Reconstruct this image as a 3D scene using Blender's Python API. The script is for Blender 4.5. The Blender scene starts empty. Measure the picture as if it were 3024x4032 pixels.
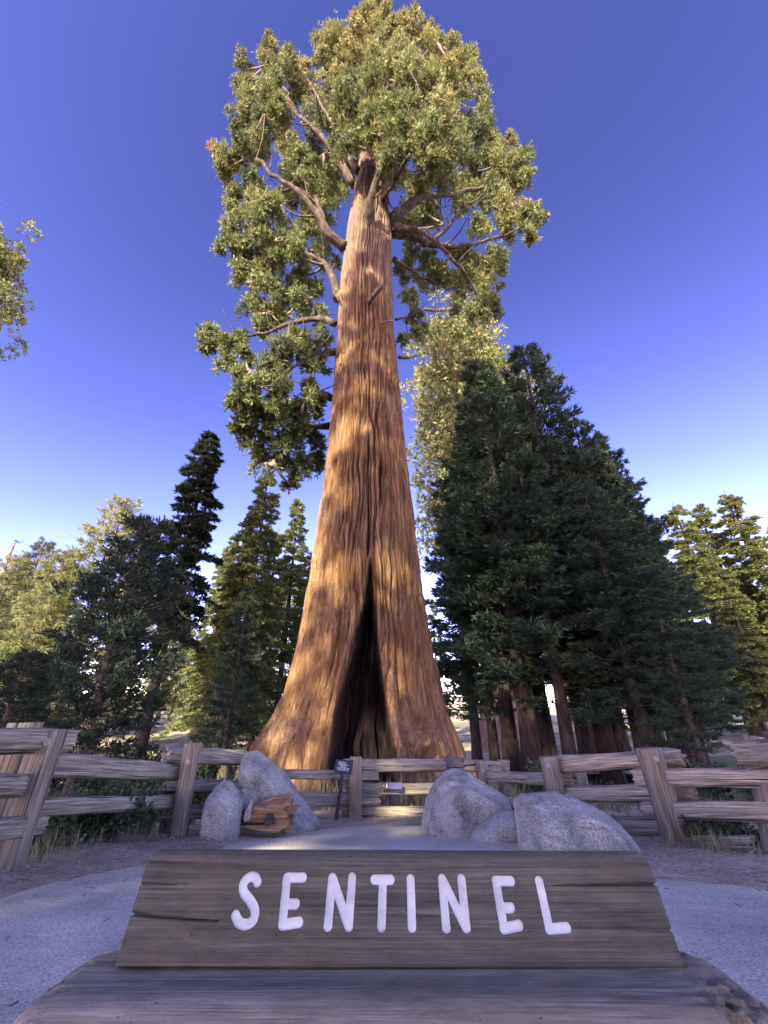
import bpy, bmesh, math
import numpy as np
from mathutils import Vector, Matrix

# ------------------------------------------------------------------ camera, sky, sun, exposure
sc = bpy.context.scene
CZ = 0.71                      # eye height above the ground at the camera
FPX = 1600.0                   # focal length in photograph pixels (3024 x 4032)
PITCH = math.radians(26.6)
cam_d = bpy.data.cameras.new('camera'); cam = bpy.data.objects.new('camera', cam_d)
sc.collection.objects.link(cam); sc.camera = cam
cam.location = (0, 0, CZ); cam.rotation_euler = (math.radians(90) + PITCH, 0, 0)
cam_d.sensor_fit = 'HORIZONTAL'; cam_d.sensor_width = 36; cam_d.lens = 36 * FPX / 3024
cam_d.clip_start = 0.05; cam_d.clip_end = 2000

SUN_AZ = math.radians(-20)     # behind the camera, to the left
SUN_EL = math.radians(28)
sdir = Vector((math.cos(SUN_EL) * math.sin(SUN_AZ), -math.cos(SUN_EL) * math.cos(SUN_AZ), math.sin(SUN_EL)))
world = bpy.data.worlds.new('World'); sc.world = world; world.use_nodes = True
wn = world.node_tree.nodes; wl = world.node_tree.links
sky = wn.new('ShaderNodeTexSky'); sky.sky_type = 'NISHITA'; sky.sun_disc = False
sky.sun_elevation = SUN_EL; sky.sun_rotation = math.atan2(sdir.x, sdir.y)
sky.altitude = 1900; sky.air_density = 1.0; sky.dust_density = 1.0; sky.ozone_density = 2.5
tint = wn.new('ShaderNodeMix'); tint.data_type = 'RGBA'; tint.blend_type = 'MULTIPLY'
tint.inputs[0].default_value = 1.0; tint.inputs[7].default_value = (0.74, 0.325, 0.325, 1)
sg_ = wn.new('ShaderNodeGamma'); sg_.inputs[1].default_value = 1.9; wl.new(sky.outputs[0], sg_.inputs[0])
wl.new(sg_.outputs[0], tint.inputs[6]); wl.new(tint.outputs[2], wn['Background'].inputs['Color'])
wn['Background'].inputs['Strength'].default_value = 0.15
sun_d = bpy.data.lights.new('sun', 'SUN'); sun_d.energy = 4.3; sun_d.angle = math.radians(0.53); sun_d.color = (1.0, 0.87, 0.68)
sun = bpy.data.objects.new('sun', sun_d); sc.collection.objects.link(sun)
sun.rotation_euler = sdir.to_track_quat('Z', 'Y').to_euler()
vs = sc.view_settings; vs.view_transform = 'Standard'; vs.look = 'None'; vs.gamma = 1; vs.use_curve_mapping = False
vs.exposure = 2.22
sc.cycles.use_denoising = True
sc.cycles.max_bounces = 6; sc.cycles.diffuse_bounces = 4; sc.cycles.transmission_bounces = 3; sc.cycles.glossy_bounces = 2
COL = sc.collection

# ------------------------------------------------------------------ helpers
_cp, _sp = math.cos(PITCH), math.sin(PITCH)
def ray(px, py):
    u = (px - 1512) / FPX; v = (py - 2016) / FPX
    hy = _cp + v * _sp; hz = _sp - v * _cp
    return u / hy, hz / hy
def at(px, py, y):
    a, b = ray(px, py); return np.array((a * y, y, CZ + b * y))
def proj(P):
    P = np.asarray(P, float); x, y, z = P[..., 0], P[..., 1], P[..., 2] - CZ
    zc = y * _cp + z * _sp; vv = -(-y * _sp + z * _cp)
    return 1512 + FPX * x / zc, 2016 + FPX * vv / zc, zc
def D(p): return p * 1.8228     # a pixel read in the half-size view

_rg = np.random.default_rng(5)
_perm = _rg.permutation(256); _perm = np.concatenate([_perm, _perm, _perm])
_grad = _rg.normal(size=(256, 3)); _grad /= np.linalg.norm(_grad, axis=1)[:, None]
def noise(P):
    P = np.asarray(P, float); I = np.floor(P).astype(int); f = P - I; I = I & 255
    w = f * f * f * (f * (f * 6 - 15) + 10)
    out = 0
    for dx in (0, 1):
        for dy in (0, 1):
            for dz in (0, 1):
                h = _perm[_perm[_perm[(I[..., 0] + dx) & 255] + ((I[..., 1] + dy) & 255)] + ((I[..., 2] + dz) & 255)]
                g = _grad[h]
                d = g[..., 0] * (f[..., 0] - dx) + g[..., 1] * (f[..., 1] - dy) + g[..., 2] * (f[..., 2] - dz)
                out = out + d * (w[..., 0] if dx else 1 - w[..., 0]) * (w[..., 1] if dy else 1 - w[..., 1]) * (w[..., 2] if dz else 1 - w[..., 2])
    return out
def fbm(P, o=4):
    s = 0; a = 1.0; P = np.asarray(P, float)
    for i in range(o):
        s = s + a * noise(P + 17.3 * i); P = P * 2.03; a *= 0.5
    return s
def sstep(a, b, x):
    t = np.clip((x - a) / (b - a), 0, 1); return t * t * (3 - 2 * t)
def unit(v):
    return v / (np.linalg.norm(v, axis=-1, keepdims=True) + 1e-9)

def mesh_np(name, V, F, mat=None, smooth=False, attrs=None):
    V = np.asarray(V, np.float32).reshape(-1, 3)
    groups = [np.asarray(f, np.int32) for f in (F if isinstance(F, list) else [F]) if len(f)]
    me = bpy.data.meshes.new(name)
    me.vertices.add(len(V)); me.vertices.foreach_set('co', V.ravel())
    loops = np.concatenate([g.ravel() for g in groups])
    tot = np.concatenate([np.full(len(g), g.shape[1], np.int32) for g in groups])
    start = np.concatenate([[0], np.cumsum(tot)[:-1]]).astype(np.int32)
    me.loops.add(len(loops)); me.loops.foreach_set('vertex_index', loops)
    me.polygons.add(len(tot)); me.polygons.foreach_set('loop_start', start)
    me.polygons.foreach_set('use_smooth', np.full(len(tot), smooth))
    me.update(calc_edges=True)
    for k, a in (attrs or {}).items():
        at_ = me.attributes.new(k, 'FLOAT', 'POINT'); at_.data.foreach_set('value', np.asarray(a, np.float32))
    if mat: me.materials.append(mat)
    return me
def tag(o, label=None, cat=None, group=None, kind=None):
    for k, v in (('label', label), ('category', cat), ('group', group), ('kind', kind)):
        if v: o[k] = v
    return o
def obj(name, me, parent=None, loc=None):
    o = bpy.data.objects.new(name, me); COL.objects.link(o)
    if loc is not None: o.location = loc
    if parent is not None: o.parent = parent
    return o
def thing(name, loc, label, cat, group=None, rz=0.0, scale=None):
    o = bpy.data.objects.new(name, None); COL.objects.link(o); o.location = loc; o.rotation_euler[2] = rz
    o.empty_display_size = 0.2
    if scale is not None: o.scale = scale
    return tag(o, label, cat, group)

class MB:                       # collects triangles and quads into one mesh
    def __init__(s): s.V = []; s.Q = []; s.T = []; s.n = 0; s.A = []
    def add(s, V, Q=None, T=None, a=0.0):
        V = np.asarray(V, float).reshape(-1, 3)
        if Q is not None and len(Q): s.Q.append(np.asarray(Q) + s.n)
        if T is not None and len(T): s.T.append(np.asarray(T) + s.n)
        s.V.append(V); s.A.append(np.broadcast_to(np.asarray(a, float), (len(V),))); s.n += len(V)
    def tube(s, P, R, n=6, cap=True, a=0.0):
        P = np.asarray(P, float); R = np.broadcast_to(np.asarray(R, float), (len(P),)); K = len(P)
        T = unit(np.gradient(P, axis=0))
        up = np.where(np.abs(T[:, 2:3]) < 0.9, np.array([[0, 0, 1.]]), np.array([[1., 0, 0]]))
        if np.any(np.abs(T[:, 2]) >= 0.9): up = np.tile(np.array([[0.9, 0.43, 0.05]]), (K, 1))
        U = unit(np.cross(up, T)); W = np.cross(T, U)
        th = np.arange(n) * 2 * math.pi / n
        V = P[:, None] + R[:, None, None] * (np.cos(th)[None, :, None] * U[:, None] + np.sin(th)[None, :, None] * W[:, None])
        i = np.arange(K - 1)[:, None] * n; j = np.arange(n)[None]; j2 = (j + 1) % n
        Q = np.stack([i + j, i + j2, i + n + j2, i + n + j], -1).reshape(-1, 4)
        V = V.reshape(-1, 3)
        T3 = None
        if cap:
            V = np.vstack([V, P[:1], P[-1:]]); c0 = K * n
            jj = np.arange(n); a1 = np.stack([np.full(n, c0), (jj + 1) % n, jj], -1)
            b1 = np.stack([np.full(n, c0 + 1), (K - 1) * n + jj, (K - 1) * n + (jj + 1) % n], -1)
            T3 = np.vstack([a1, b1])
        s.add(V, Q, T3, a)
    def build(s, name, mat, smooth=False, attr=None):
        F = []
        if s.Q: F.append(np.concatenate(s.Q))
        if s.T: F.append(np.concatenate(s.T))
        return mesh_np(name, np.concatenate(s.V), F, mat, smooth, {attr: np.concatenate(s.A)} if attr else None)

# ------------------------------------------------------------------ materials
def nodes(name):
    m = bpy.data.materials.new(name); m.use_nodes = True
    return m, m.node_tree.nodes, m.node_tree.links, m.node_tree.nodes['Principled BSDF']
def ramp(n, stops):
    r = n.new('ShaderNodeValToRGB'); e = r.color_ramp.elements
    while len(e) < len(stops): e.new(0.5)
    for k, (p, c) in enumerate(stops):
        e[k].position = p; e[k].color = (*c, 1)
    return r
def ntex(n, l, scale, coord, mscale=(1, 1, 1), detail=5, rough=0.6, dist=0.0):
    mp = n.new('ShaderNodeMapping'); mp.inputs['Scale'].default_value = mscale
    l.new(coord, mp.inputs['Vector'])
    t = n.new('ShaderNodeTexNoise'); t.inputs['Scale'].default_value = scale; t.inputs['Detail'].default_value = detail
    t.inputs['Roughness'].default_value = rough; t.inputs['Distortion'].default_value = dist
    l.new(mp.outputs[0], t.inputs['Vector']); return t
def mixc(n, l, fac, a, b, mode='MIX'):
    m = n.new('ShaderNodeMix'); m.data_type = 'RGBA'; m.blend_type = mode
    for s, v in ((m.inputs[0], fac), (m.inputs[6], a), (m.inputs[7], b)):
        if isinstance(v, (int, float)): s.default_value = v
        elif isinstance(v, tuple): s.default_value = (*v, 1)
        else: l.new(v, s)
    return m.outputs[2]
def bump(n, l, bs, hgt, strength, dist, prev=None):
    b = n.new('ShaderNodeBump'); b.inputs['Strength'].default_value = strength; b.inputs['Distance'].default_value = dist
    l.new(hgt, b.inputs['Height'])
    if prev is not None: l.new(prev, b.inputs['Normal'])
    l.new(b.outputs[0], bs.inputs['Normal']); return b.outputs[0]
def attr(n, name):
    a = n.new('ShaderNodeAttribute'); a.attribute_name = name; return a
def tco(n): return n.new('ShaderNodeTexCoord').outputs['Object']

def mat_foliage(name, stops, trans=0.28, rough=0.75):
    m, n, l, bs = nodes(name)
    r = ramp(n, stops); l.new(attr(n, 'tint').outputs['Fac'], r.inputs[0])
    l.new(r.outputs[0], bs.inputs['Base Color']); bs.inputs['Roughness'].default_value = rough
    bs.inputs['Specular IOR Level'].default_value = 0.25
    tr = n.new('ShaderNodeBsdfTranslucent'); l.new(r.outputs[0], tr.inputs['Color'])
    mx = n.new('ShaderNodeMixShader'); mx.inputs[0].default_value = trans
    l.new(bs.outputs[0], mx.inputs[1]); l.new(tr.outputs[0], mx.inputs[2])
    l.new(mx.outputs[0], n['Material Output'].inputs['Surface']); return m
def mat_bark(name, c1, c2, c3, zs=0.25, sc_=6.0, bs_=0.5, bd=0.05):
    m, n, l, bs = nodes(name); co = tco(n)
    t = ntex(n, l, sc_, co, (1, 1, zs), 6, 0.65, 0.3)
    r = ramp(n, [(0.3, c1), (0.52, c2), (0.72, c3)]); l.new(t.outputs[0], r.inputs[0])
    l.new(r.outputs[0], bs.inputs['Base Color']); bs.inputs['Roughness'].default_value = 0.9
    bs.inputs['Specular IOR Level'].default_value = 0.15
    bump(n, l, bs, t.outputs[0], bs_, bd); return m
def mat_sequoia_bark():
    m, n, l, bs = nodes('sequoia_bark'); co = tco(n)
    fib = ntex(n, l, 9.0, co, (1, 1, 0.11), 7, 0.75, 0.35)
    med = ntex(n, l, 2.2, co, (1, 1, 0.16), 5, 0.6, 0.4)
    pat = ntex(n, l, 0.55, co, (1, 1, 0.6), 4, 0.6)
    flk = ntex(n, l, 16.0, co, (1, 1, 0.35), 4, 0.7)
    r1 = ramp(n, [(0.28, (0.08, 0.044, 0.02)), (0.45, (0.235, 0.135, 0.055)), (0.6, (0.37, 0.23, 0.1)), (0.78, (0.50, 0.335, 0.165))])
    l.new(fib.outputs[0], r1.inputs[0])
    r2 = ramp(n, [(0.3, (0.50, 0.42, 0.42)), (0.55, (1, 1, 1)), (0.8, (1.15, 1.05, 0.95))]); l.new(med.outputs[0], r2.inputs[0])
    c = mixc(n, l, 1.0, r1.outputs[0], r2.outputs[0], 'MULTIPLY')
    rg = ramp(n, [(0.48, (0, 0, 0)), (0.7, (1, 1, 1))]); l.new(pat.outputs[0], rg.inputs[0])
    fl = ramp(n, [(0.5, (0, 0, 0)), (0.62, (1, 1, 1))]); l.new(flk.outputs[0], fl.inputs[0])
    gm = n.new('ShaderNodeMath'); gm.operation = 'MULTIPLY'; l.new(rg.outputs[0], gm.inputs[0]); l.new(fl.outputs[0], gm.inputs[1])
    gm2 = n.new('ShaderNodeMath'); gm2.operation = 'MULTIPLY'; l.new(gm.outputs[0], gm2.inputs[0]); gm2.inputs[1].default_value = 0.75
    c = mixc(n, l, gm2.outputs[0], c, (0.42, 0.33, 0.26))
    gz_ = attr(n, 'grey').outputs['Fac']                       # upper stem: greyer, weathered bark, its tone also lowered for the crown's shade
    c = mixc(n, l, gz_, c, mixc(n, l, fib.outputs[0], (0.07, 0.055, 0.04), (0.30, 0.245, 0.175)))
    ch = ntex(n, l, 3.0, co, (1, 1, 0.4), 5, 0.7)
    rc = ramp(n, [(0.35, (0.008, 0.007, 0.007)), (0.6, (0.028, 0.02, 0.018)), (0.8, (0.085, 0.05, 0.035))]); l.new(ch.outputs[0], rc.inputs[0])
    c = mixc(n, l, attr(n, 'char').outputs['Fac'], c, rc.outputs[0])
    l.new(c, bs.inputs['Base Color']); bs.inputs['Roughness'].default_value = 0.92; bs.inputs['Specular IOR Level'].default_value = 0.12
    b1 = bump(n, l, bs, med.outputs[0], 0.8, 0.2); b2 = bump(n, l, bs, fib.outputs[0], 1.0, 0.13, b1); bump(n, l, bs, flk.outputs[0], 0.7, 0.04, b2)
    return m
def mat_wood(name, dark, mid, light, gscale=22.0, xs=0.05, bd=0.012, warm=None, crack=0.38):
    m, n, l, bs = nodes(name); co = tco(n)
    g = ntex(n, l, gscale, co, (xs, 1, 1), 7, 0.65, 0.5)
    big = ntex(n, l, 3.0, co, (0.35, 1, 1), 4, 0.6)
    ck = ntex(n, l, gscale * 0.6, co, (xs * 0.45, 1, 1), 3, 0.5, 0.2)
    r = ramp(n, [(0.3, dark), (0.5, mid), (0.7, light)]); l.new(g.outputs[0], r.inputs[0])
    r2 = ramp(n, [(0.3, (0.62, 0.62, 0.64)), (0.7, (1.12, 1.1, 1.06))]); l.new(big.outputs[0], r2.inputs[0])
    c = mixc(n, l, 1.0, r.outputs[0], r2.outputs[0], 'MULTIPLY')
    rk = ramp(n, [(crack - 0.02, (1, 1, 1)), (crack + 0.02, (0, 0, 0))]); l.new(ck.outputs[0], rk.inputs[0])
    c = mixc(n, l, rk.outputs[0], c, (0.03, 0.025, 0.022))
    if warm:
        w = ntex(n, l, 1.4, co, (0.5, 1, 1), 3); rw = ramp(n, [(0.5, (0, 0, 0)), (0.75, (1, 1, 1))]); l.new(w.outputs[0], rw.inputs[0])
        c = mixc(n, l, rw.outputs[0], c, warm)
    l.new(c, bs.inputs['Base Color']); bs.inputs['Roughness'].default_value = 0.85; bs.inputs['Specular IOR Level'].default_value = 0.2
    b1 = bump(n, l, bs, g.outputs[0], 0.6, bd); bump(n, l, bs, ck.outputs[0], 0.5, bd * 1.5, b1); return m
def mat_board(name, dark, mid, light, warm):
    """old planed softwood: fine raised grain, weather mottling, pin knots and pits"""
    m, n, l, bs = nodes(name); co = tco(n)
    g1 = ntex(n, l, 210, co, (0.012, 1, 1), 8, 0.72, 0.15); g2 = ntex(n, l, 55, co, (0.02, 1, 1), 6, 0.7, 0.6)
    mo = ntex(n, l, 16, co, (0.6, 1.6, 1.6), 7, 0.72); pt = ntex(n, l, 120, co, (0.45, 1, 1), 3, 0.6); bl = ntex(n, l, 4.5, co, (0.5, 1, 1), 5, 0.65)
    mx = n.new('ShaderNodeMath'); mx.operation = 'ADD'; l.new(g1.outputs[0], mx.inputs[0]); l.new(g2.outputs[0], mx.inputs[1])
    hv = n.new('ShaderNodeMath'); hv.operation = 'MULTIPLY'; hv.inputs[1].default_value = 0.5; l.new(mx.outputs[0], hv.inputs[0])
    r = ramp(n, [(0.36, dark), (0.5, mid), (0.62, light)]); l.new(hv.outputs[0], r.inputs[0])
    r2 = ramp(n, [(0.3, (0.55, 0.55, 0.57)), (0.5, (1, 1, 1)), (0.72, (1.4, 1.36, 1.3))]); l.new(mo.outputs[0], r2.inputs[0])
    c = mixc(n, l, 0.75, r.outputs[0], r2.outputs[0], 'MULTIPLY')
    rb = ramp(n, [(0.45, (0, 0, 0)), (0.7, (0.8, 0.8, 0.8))]); l.new(bl.outputs[0], rb.inputs[0]); c = mixc(n, l, rb.outputs[0], c, mixc(n, l, 1.0, warm, r2.outputs[0], 'MULTIPLY'))
    rp = ramp(n, [(0.27, (1, 1, 1)), (0.31, (0, 0, 0))]); l.new(pt.outputs[0], rp.inputs[0]); c = mixc(n, l, rp.outputs[0], c, (0.02, 0.017, 0.013))
    l.new(c, bs.inputs['Base Color']); bs.inputs['Roughness'].default_value = 0.82; bs.inputs['Specular IOR Level'].default_value = 0.22
    b1 = bump(n, l, bs, hv.outputs[0], 0.7, 0.004); b2 = bump(n, l, bs, mo.outputs[0], 0.25, 0.004, b1); bump(n, l, bs, pt.outputs[0], 0.4, 0.002, b2); return m
def mat_worn_paint():
    m, n, l, bs = nodes('white_sign_paint'); co = tco(n)
    a_ = ntex(n, l, 55, co, (0.5, 1, 1), 6, 0.75); b_ = ntex(n, l, 14, co, (0.4, 1, 1), 5, 0.7)
    r = ramp(n, [(0.3, (0.38, 0.43, 0.36)), (0.5, (0.53, 0.6, 0.51)), (0.7, (0.64, 0.71, 0.61))]); l.new(b_.outputs[0], r.inputs[0])
    rw = ramp(n, [(0.29, (1, 1, 1)), (0.35, (0, 0, 0))]); l.new(a_.outputs[0], rw.inputs[0])
    l.new(mixc(n, l, rw.outputs[0], r.outputs[0], (0.22, 0.2, 0.16)), bs.inputs['Base Color']); bs.inputs['Roughness'].default_value = 0.7
    bump(n, l, bs, a_.outputs[0], 0.3, 0.003); return m
def mat_granite():
    m, n, l, bs = nodes('granite'); co = tco(n)
    t1 = ntex(n, l, 45, co, detail=3, rough=0.7); t2 = ntex(n, l, 1.8, co, detail=5); t3 = ntex(n, l, 70, co, detail=2, rough=0.8)
    r1 = ramp(n, [(0.34, (0.2, 0.2, 0.155)), (0.48, (0.38, 0.38, 0.295)), (0.66, (0.54, 0.54, 0.42))]); l.new(t1.outputs[0], r1.inputs[0])
    r2 = ramp(n, [(0.36, (0.5, 0.5, 0.48)), (0.5, (0.92, 0.92, 0.9)), (0.66, (1.15, 1.14, 1.08))]); l.new(t2.outputs[0], r2.inputs[0])
    c = mixc(n, l, 1.0, r1.outputs[0], r2.outputs[0], 'MULTIPLY')
    r3 = ramp(n, [(0.3, (0.35, 0.35, 0.36)), (0.42, (1, 1, 1))]); l.new(t3.outputs[0], r3.inputs[0])
    c = mixc(n, l, 0.6, c, r3.outputs[0], 'MULTIPLY')
    ws = ntex(n, l, 3.4, co, (1, 1, 2.2), 6, 0.7); rw = ramp(n, [(0.54, (0, 0, 0)), (0.68, (0.6, 0.6, 0.6))]); l.new(ws.outputs[0], rw.inputs[0])
    c = mixc(n, l, rw.outputs[0], c, mixc(n, l, t1.outputs[0], (0.1, 0.09, 0.06), (0.36, 0.33, 0.22)))
    l.new(c, bs.inputs['Base Color']); bs.inputs['Roughness'].default_value = 0.9; bs.inputs['Specular IOR Level'].default_value = 0.2
    b1 = bump(n, l, bs, t1.outputs[0], 0.6, 0.03); bump(n, l, bs, t3.outputs[0], 0.3, 0.008, b1); return m
def mat_simple(name, c, rough=0.6, metal=0.0, var=0.25, scale=20):
    m, n, l, bs = nodes(name); t = ntex(n, l, scale, tco(n), detail=5)
    a = tuple(x * (1 - var) for x in c); b = tuple(min(1, x * (1 + var)) for x in c)
    r = ramp(n, [(0.3, a), (0.7, b)]); l.new(t.outputs[0], r.inputs[0]); l.new(r.outputs[0], bs.inputs['Base Color'])
    bs.inputs['Roughness'].default_value = rough; bs.inputs['Metallic'].default_value = metal; return m
def mat_ground():
    m, n, l, bs = nodes('forest_soil'); co = tco(n)
    a = ntex(n, l, 0.9, co, detail=6); b = ntex(n, l, 14, co, detail=5, rough=0.75); c3 = ntex(n, l, 60, co, detail=3, rough=0.8); big = ntex(n, l, 0.12, co, detail=4)
    r = ramp(n, [(0.3, (0.21, 0.18, 0.11)), (0.48, (0.44, 0.39, 0.25)), (0.68, (0.6, 0.54, 0.36))]); l.new(b.outputs[0], r.inputs[0])
    r2 = ramp(n, [(0.35, (0.7, 0.68, 0.66)), (0.65, (1.15, 1.12, 1.08))]); l.new(a.outputs[0], r2.inputs[0])
    c = mixc(n, l, 1.0, r.outputs[0], r2.outputs[0], 'MULTIPLY')
    r3 = ramp(n, [(0.34, (0.35, 0.33, 0.3)), (0.5, (1, 1, 1)), (0.7, (1.35, 1.3, 1.2))]); l.new(c3.outputs[0], r3.inputs[0])
    c = mixc(n, l, 0.9, c, r3.outputs[0], 'MULTIPLY')
    gr = ramp(n, [(0.42, (0, 0, 0)), (0.6, (1, 1, 1))]); l.new(big.outputs[0], gr.inputs[0])
    gm = n.new('ShaderNodeMath'); gm.operation = 'MULTIPLY'; l.new(gr.outputs[0], gm.inputs[0]); l.new(attr(n, 'green').outputs['Fac'], gm.inputs[1])
    c = mixc(n, l, gm.outputs[0], c, mixc(n, l, b.outputs[0], (0.05, 0.075, 0.025), (0.22, 0.22, 0.09)))
    l.new(c, bs.inputs['Base Color']); bs.inputs['Roughness'].default_value = 0.95; bs.inputs['Specular IOR Level'].default_value = 0.1
    b1 = bump(n, l, bs, b.outputs[0], 0.7, 0.03); bump(n, l, bs, c3.outputs[0], 0.7, 0.012, b1); return m
def mat_asphalt():
    m, n, l, bs = nodes('worn_asphalt'); co = tco(n)
    a = ntex(n, l, 75, co, detail=4, rough=0.85); b = ntex(n, l, 1.1, co, detail=6, rough=0.65); v = n.new('ShaderNodeTexVoronoi'); v.inputs['Scale'].default_value = 95; l.new(co, v.inputs['Vector'])
    r = ramp(n, [(0.36, (0.22, 0.215, 0.15)), (0.5, (0.5, 0.49, 0.35)), (0.64, (0.76, 0.74, 0.55))]); l.new(a.outputs[0], r.inputs[0])
    r2 = ramp(n, [(0.34, (0.66, 0.66, 0.66)), (0.66, (1.18, 1.16, 1.12))]); l.new(b.outputs[0], r2.inputs[0])
    c = mixc(n, l, 1.0, r.outputs[0], r2.outputs[0], 'MULTIPLY')
    l.new(mixc(n, l, attr(n, 'dust').outputs['Fac'], c, mixc(n, l, a.outputs[0], (0.34, 0.31, 0.2), (0.64, 0.585, 0.40))), bs.inputs['Base Color'])
    bs.inputs['Roughness'].default_value = 0.88; bs.inputs['Specular IOR Level'].default_value = 0.25
    bump(n, l, bs, v.outputs['Distance'], 0.45, 0.006); return m

M = {}
M['sequoia_bark'] = mat_sequoia_bark()
M['limb_bark'] = mat_bark('limb_bark', (0.06, 0.048, 0.034), (0.155, 0.13, 0.095), (0.30, 0.26, 0.195), 0.6, 3.0, 0.6, 0.06)
M['dark_bark'] = mat_bark('dark_bark', (0.022, 0.017, 0.013), (0.058, 0.045, 0.034), (0.115, 0.088, 0.064), 0.2, 7.0, 0.8, 0.05)
M['pine_bark'] = mat_bark('pine_bark', (0.07, 0.045, 0.03), (0.17, 0.12, 0.085), (0.28, 0.21, 0.16), 0.25, 6.0, 0.7, 0.05)
M['dead_wood'] = mat_bark('dead_wood', (0.25, 0.21, 0.18), (0.48, 0.43, 0.38), (0.62, 0.57, 0.5), 0.2, 6.0, 0.4, 0.03)
M['seq_leaf'] = mat_foliage('sequoia_foliage', [(0.0, (0.045, 0.07, 0.028)), (0.4, (0.15, 0.19, 0.066)), (0.8, (0.25, 0.28, 0.095)), (0.95, (0.29, 0.25, 0.09)), (1.0, (0.29, 0.19, 0.085))])
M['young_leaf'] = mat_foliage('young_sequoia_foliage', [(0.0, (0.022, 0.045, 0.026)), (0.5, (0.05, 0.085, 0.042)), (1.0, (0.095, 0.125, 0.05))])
M['fir_leaf'] = mat_foliage('fir_foliage', [(0.0, (0.075, 0.1, 0.045)), (0.5, (0.2, 0.24, 0.085)), (1.0, (0.32, 0.335, 0.11))])
M['pine_leaf'] = mat_foliage('pine_foliage', [(0.0, (0.07, 0.1, 0.045)), (0.5, (0.21, 0.24, 0.085)), (1.0, (0.34, 0.34, 0.11))])
M['shaded_needles'] = mat_foliage('shaded_needles', [(0.0, (0.015, 0.03, 0.02)), (0.5, (0.04, 0.062, 0.034)), (1.0, (0.085, 0.105, 0.045))])  # darker copy of the pine and fir foliage, shade put into the colour
M['shrub_leaf'] = mat_foliage('shrub_foliage', [(0.0, (0.03, 0.05, 0.022)), (0.5, (0.07, 0.105, 0.045)), (1.0, (0.15, 0.18, 0.085))])
M['grass'] = mat_foliage('dry_grass', [(0.0, (0.05, 0.08, 0.025)), (0.45, (0.14, 0.15, 0.05)), (0.7, (0.32, 0.27, 0.13)), (1.0, (0.48, 0.4, 0.22))])
M['litter'] = mat_foliage('leaf_litter', [(0.0, (0.1, 0.075, 0.055)), (0.5, (0.3, 0.24, 0.17)), (1.0, (0.5, 0.43, 0.33))], 0.0)
M['granite'] = mat_granite()
M['rail'] = mat_wood('weathered_rail', (0.065, 0.058, 0.038), (0.27, 0.245, 0.165), (0.54, 0.5, 0.35), 62, 0.03, 0.012, None, 0.385)
M['post'] = mat_wood('weathered_post', (0.075, 0.066, 0.042), (0.21, 0.185, 0.12), (0.38, 0.335, 0.22), 62, 0.03, 0.008, None, 0.36)
M['yellow_post'] = mat_wood('yellowed_post', (0.15, 0.115, 0.065), (0.29, 0.23, 0.13), (0.40, 0.33, 0.2), 62, 0.03, 0.008, None, 0.34)
M['sign_wood'] = mat_board('sign_timber', (0.024, 0.025, 0.017), (0.08, 0.082, 0.054), (0.15, 0.153, 0.102), (0.088, 0.083, 0.05))
M['base_wood'] = mat_board('base_timber', (0.07, 0.066, 0.042), (0.21, 0.2, 0.13), (0.34, 0.325, 0.215), (0.2, 0.175, 0.105))
M['log_wood'] = mat_wood('golden_log', (0.2, 0.11, 0.045), (0.42, 0.27, 0.12), (0.6, 0.44, 0.24), 24, 0.06, 0.02)
M['dark_wood'] = mat_simple('dark_end_grain', (0.06, 0.052, 0.046), 0.9, 0, 0.5, 30)
M['paint'] = mat_worn_paint()
M['steel'] = mat_simple('dull_steel', (0.32, 0.31, 0.31), 0.55, 0.8, 0.3, 60)
M['black_metal'] = mat_simple('dark_sign_metal', (0.022, 0.02, 0.024), 0.6, 0.2, 0.3, 30)
M['rust'] = mat_simple('brown_stake', (0.055, 0.04, 0.036), 0.75, 0.3, 0.3, 30)
M['blue_plate'] = mat_simple('blue_plate', (0.10, 0.105, 0.24), 0.5, 0, 0.2, 30)
M['brown_plate'] = mat_simple('brown_plate', (0.10, 0.06, 0.055), 0.5, 0, 0.2, 30)
M['soil'] = mat_ground(); M['asphalt'] = mat_asphalt()

# ------------------------------------------------------------------ ground
def gz(x, y):
    x = np.asarray(x, float); y = np.asarray(y, float)
    ys = np.where(y < 20, y, 20 + 9 * (1 - np.exp(-(np.maximum(y, 20) - 20) / 9)))
    ys = np.where(ys < -3, -3 + 2 * (np.exp((np.minimum(ys, -3) + 3) / 2) - 1), ys)
    z = -0.117 * ys
    r = np.hypot(x, y)
    z = z + 0.032 * np.maximum(r - 55, 0) * (1 - 0.35 * np.sin(np.arctan2(x, y) * 3 + 0.6))
    z = z + 1.2 * sstep(10, 40, x) * sstep(12, 45, y)
    return z
def on_ground(px, py):
    a, b = ray(px, py); lo, hi = 0.5, 120.0
    for _ in range(60):
        m = (lo + hi) / 2
        if CZ + b * m > float(gz(a * m, m)): lo = m
        else: hi = m
    return np.array((a * lo, lo, float(gz(a * lo, lo))))
def gnoise(x, y):
    P = np.stack([x, y, np.zeros_like(x)], -1)
    near = np.exp(-np.hypot(x, y - 5) / 30)
    return 0.10 * fbm(P * 0.35, 3) * sstep(9, 16, np.hypot(x, y)) + 0.022 * fbm(P * 2.5, 3) * near
def grid_faces(nx, ny):
    i = np.arange(nx - 1)[:, None]; j = np.arange(ny - 1)[None]
    return np.stack([i * ny + j, (i + 1) * ny + j, (i + 1) * ny + j + 1, i * ny + j + 1], -1).reshape(-1, 4)
t = np.linspace(-1, 1, 211); gx = np.sinh(t * 6.2) / math.sinh(6.2) * 900
t = np.linspace(-0.86, 1, 241); gy = 6 + np.sinh(t * 6.0) / math.sinh(6.0) * 900
X, Y = np.meshgrid(gx, gy, indexing='ij')
Z = gz(X, Y) + gnoise(X, Y)
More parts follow.
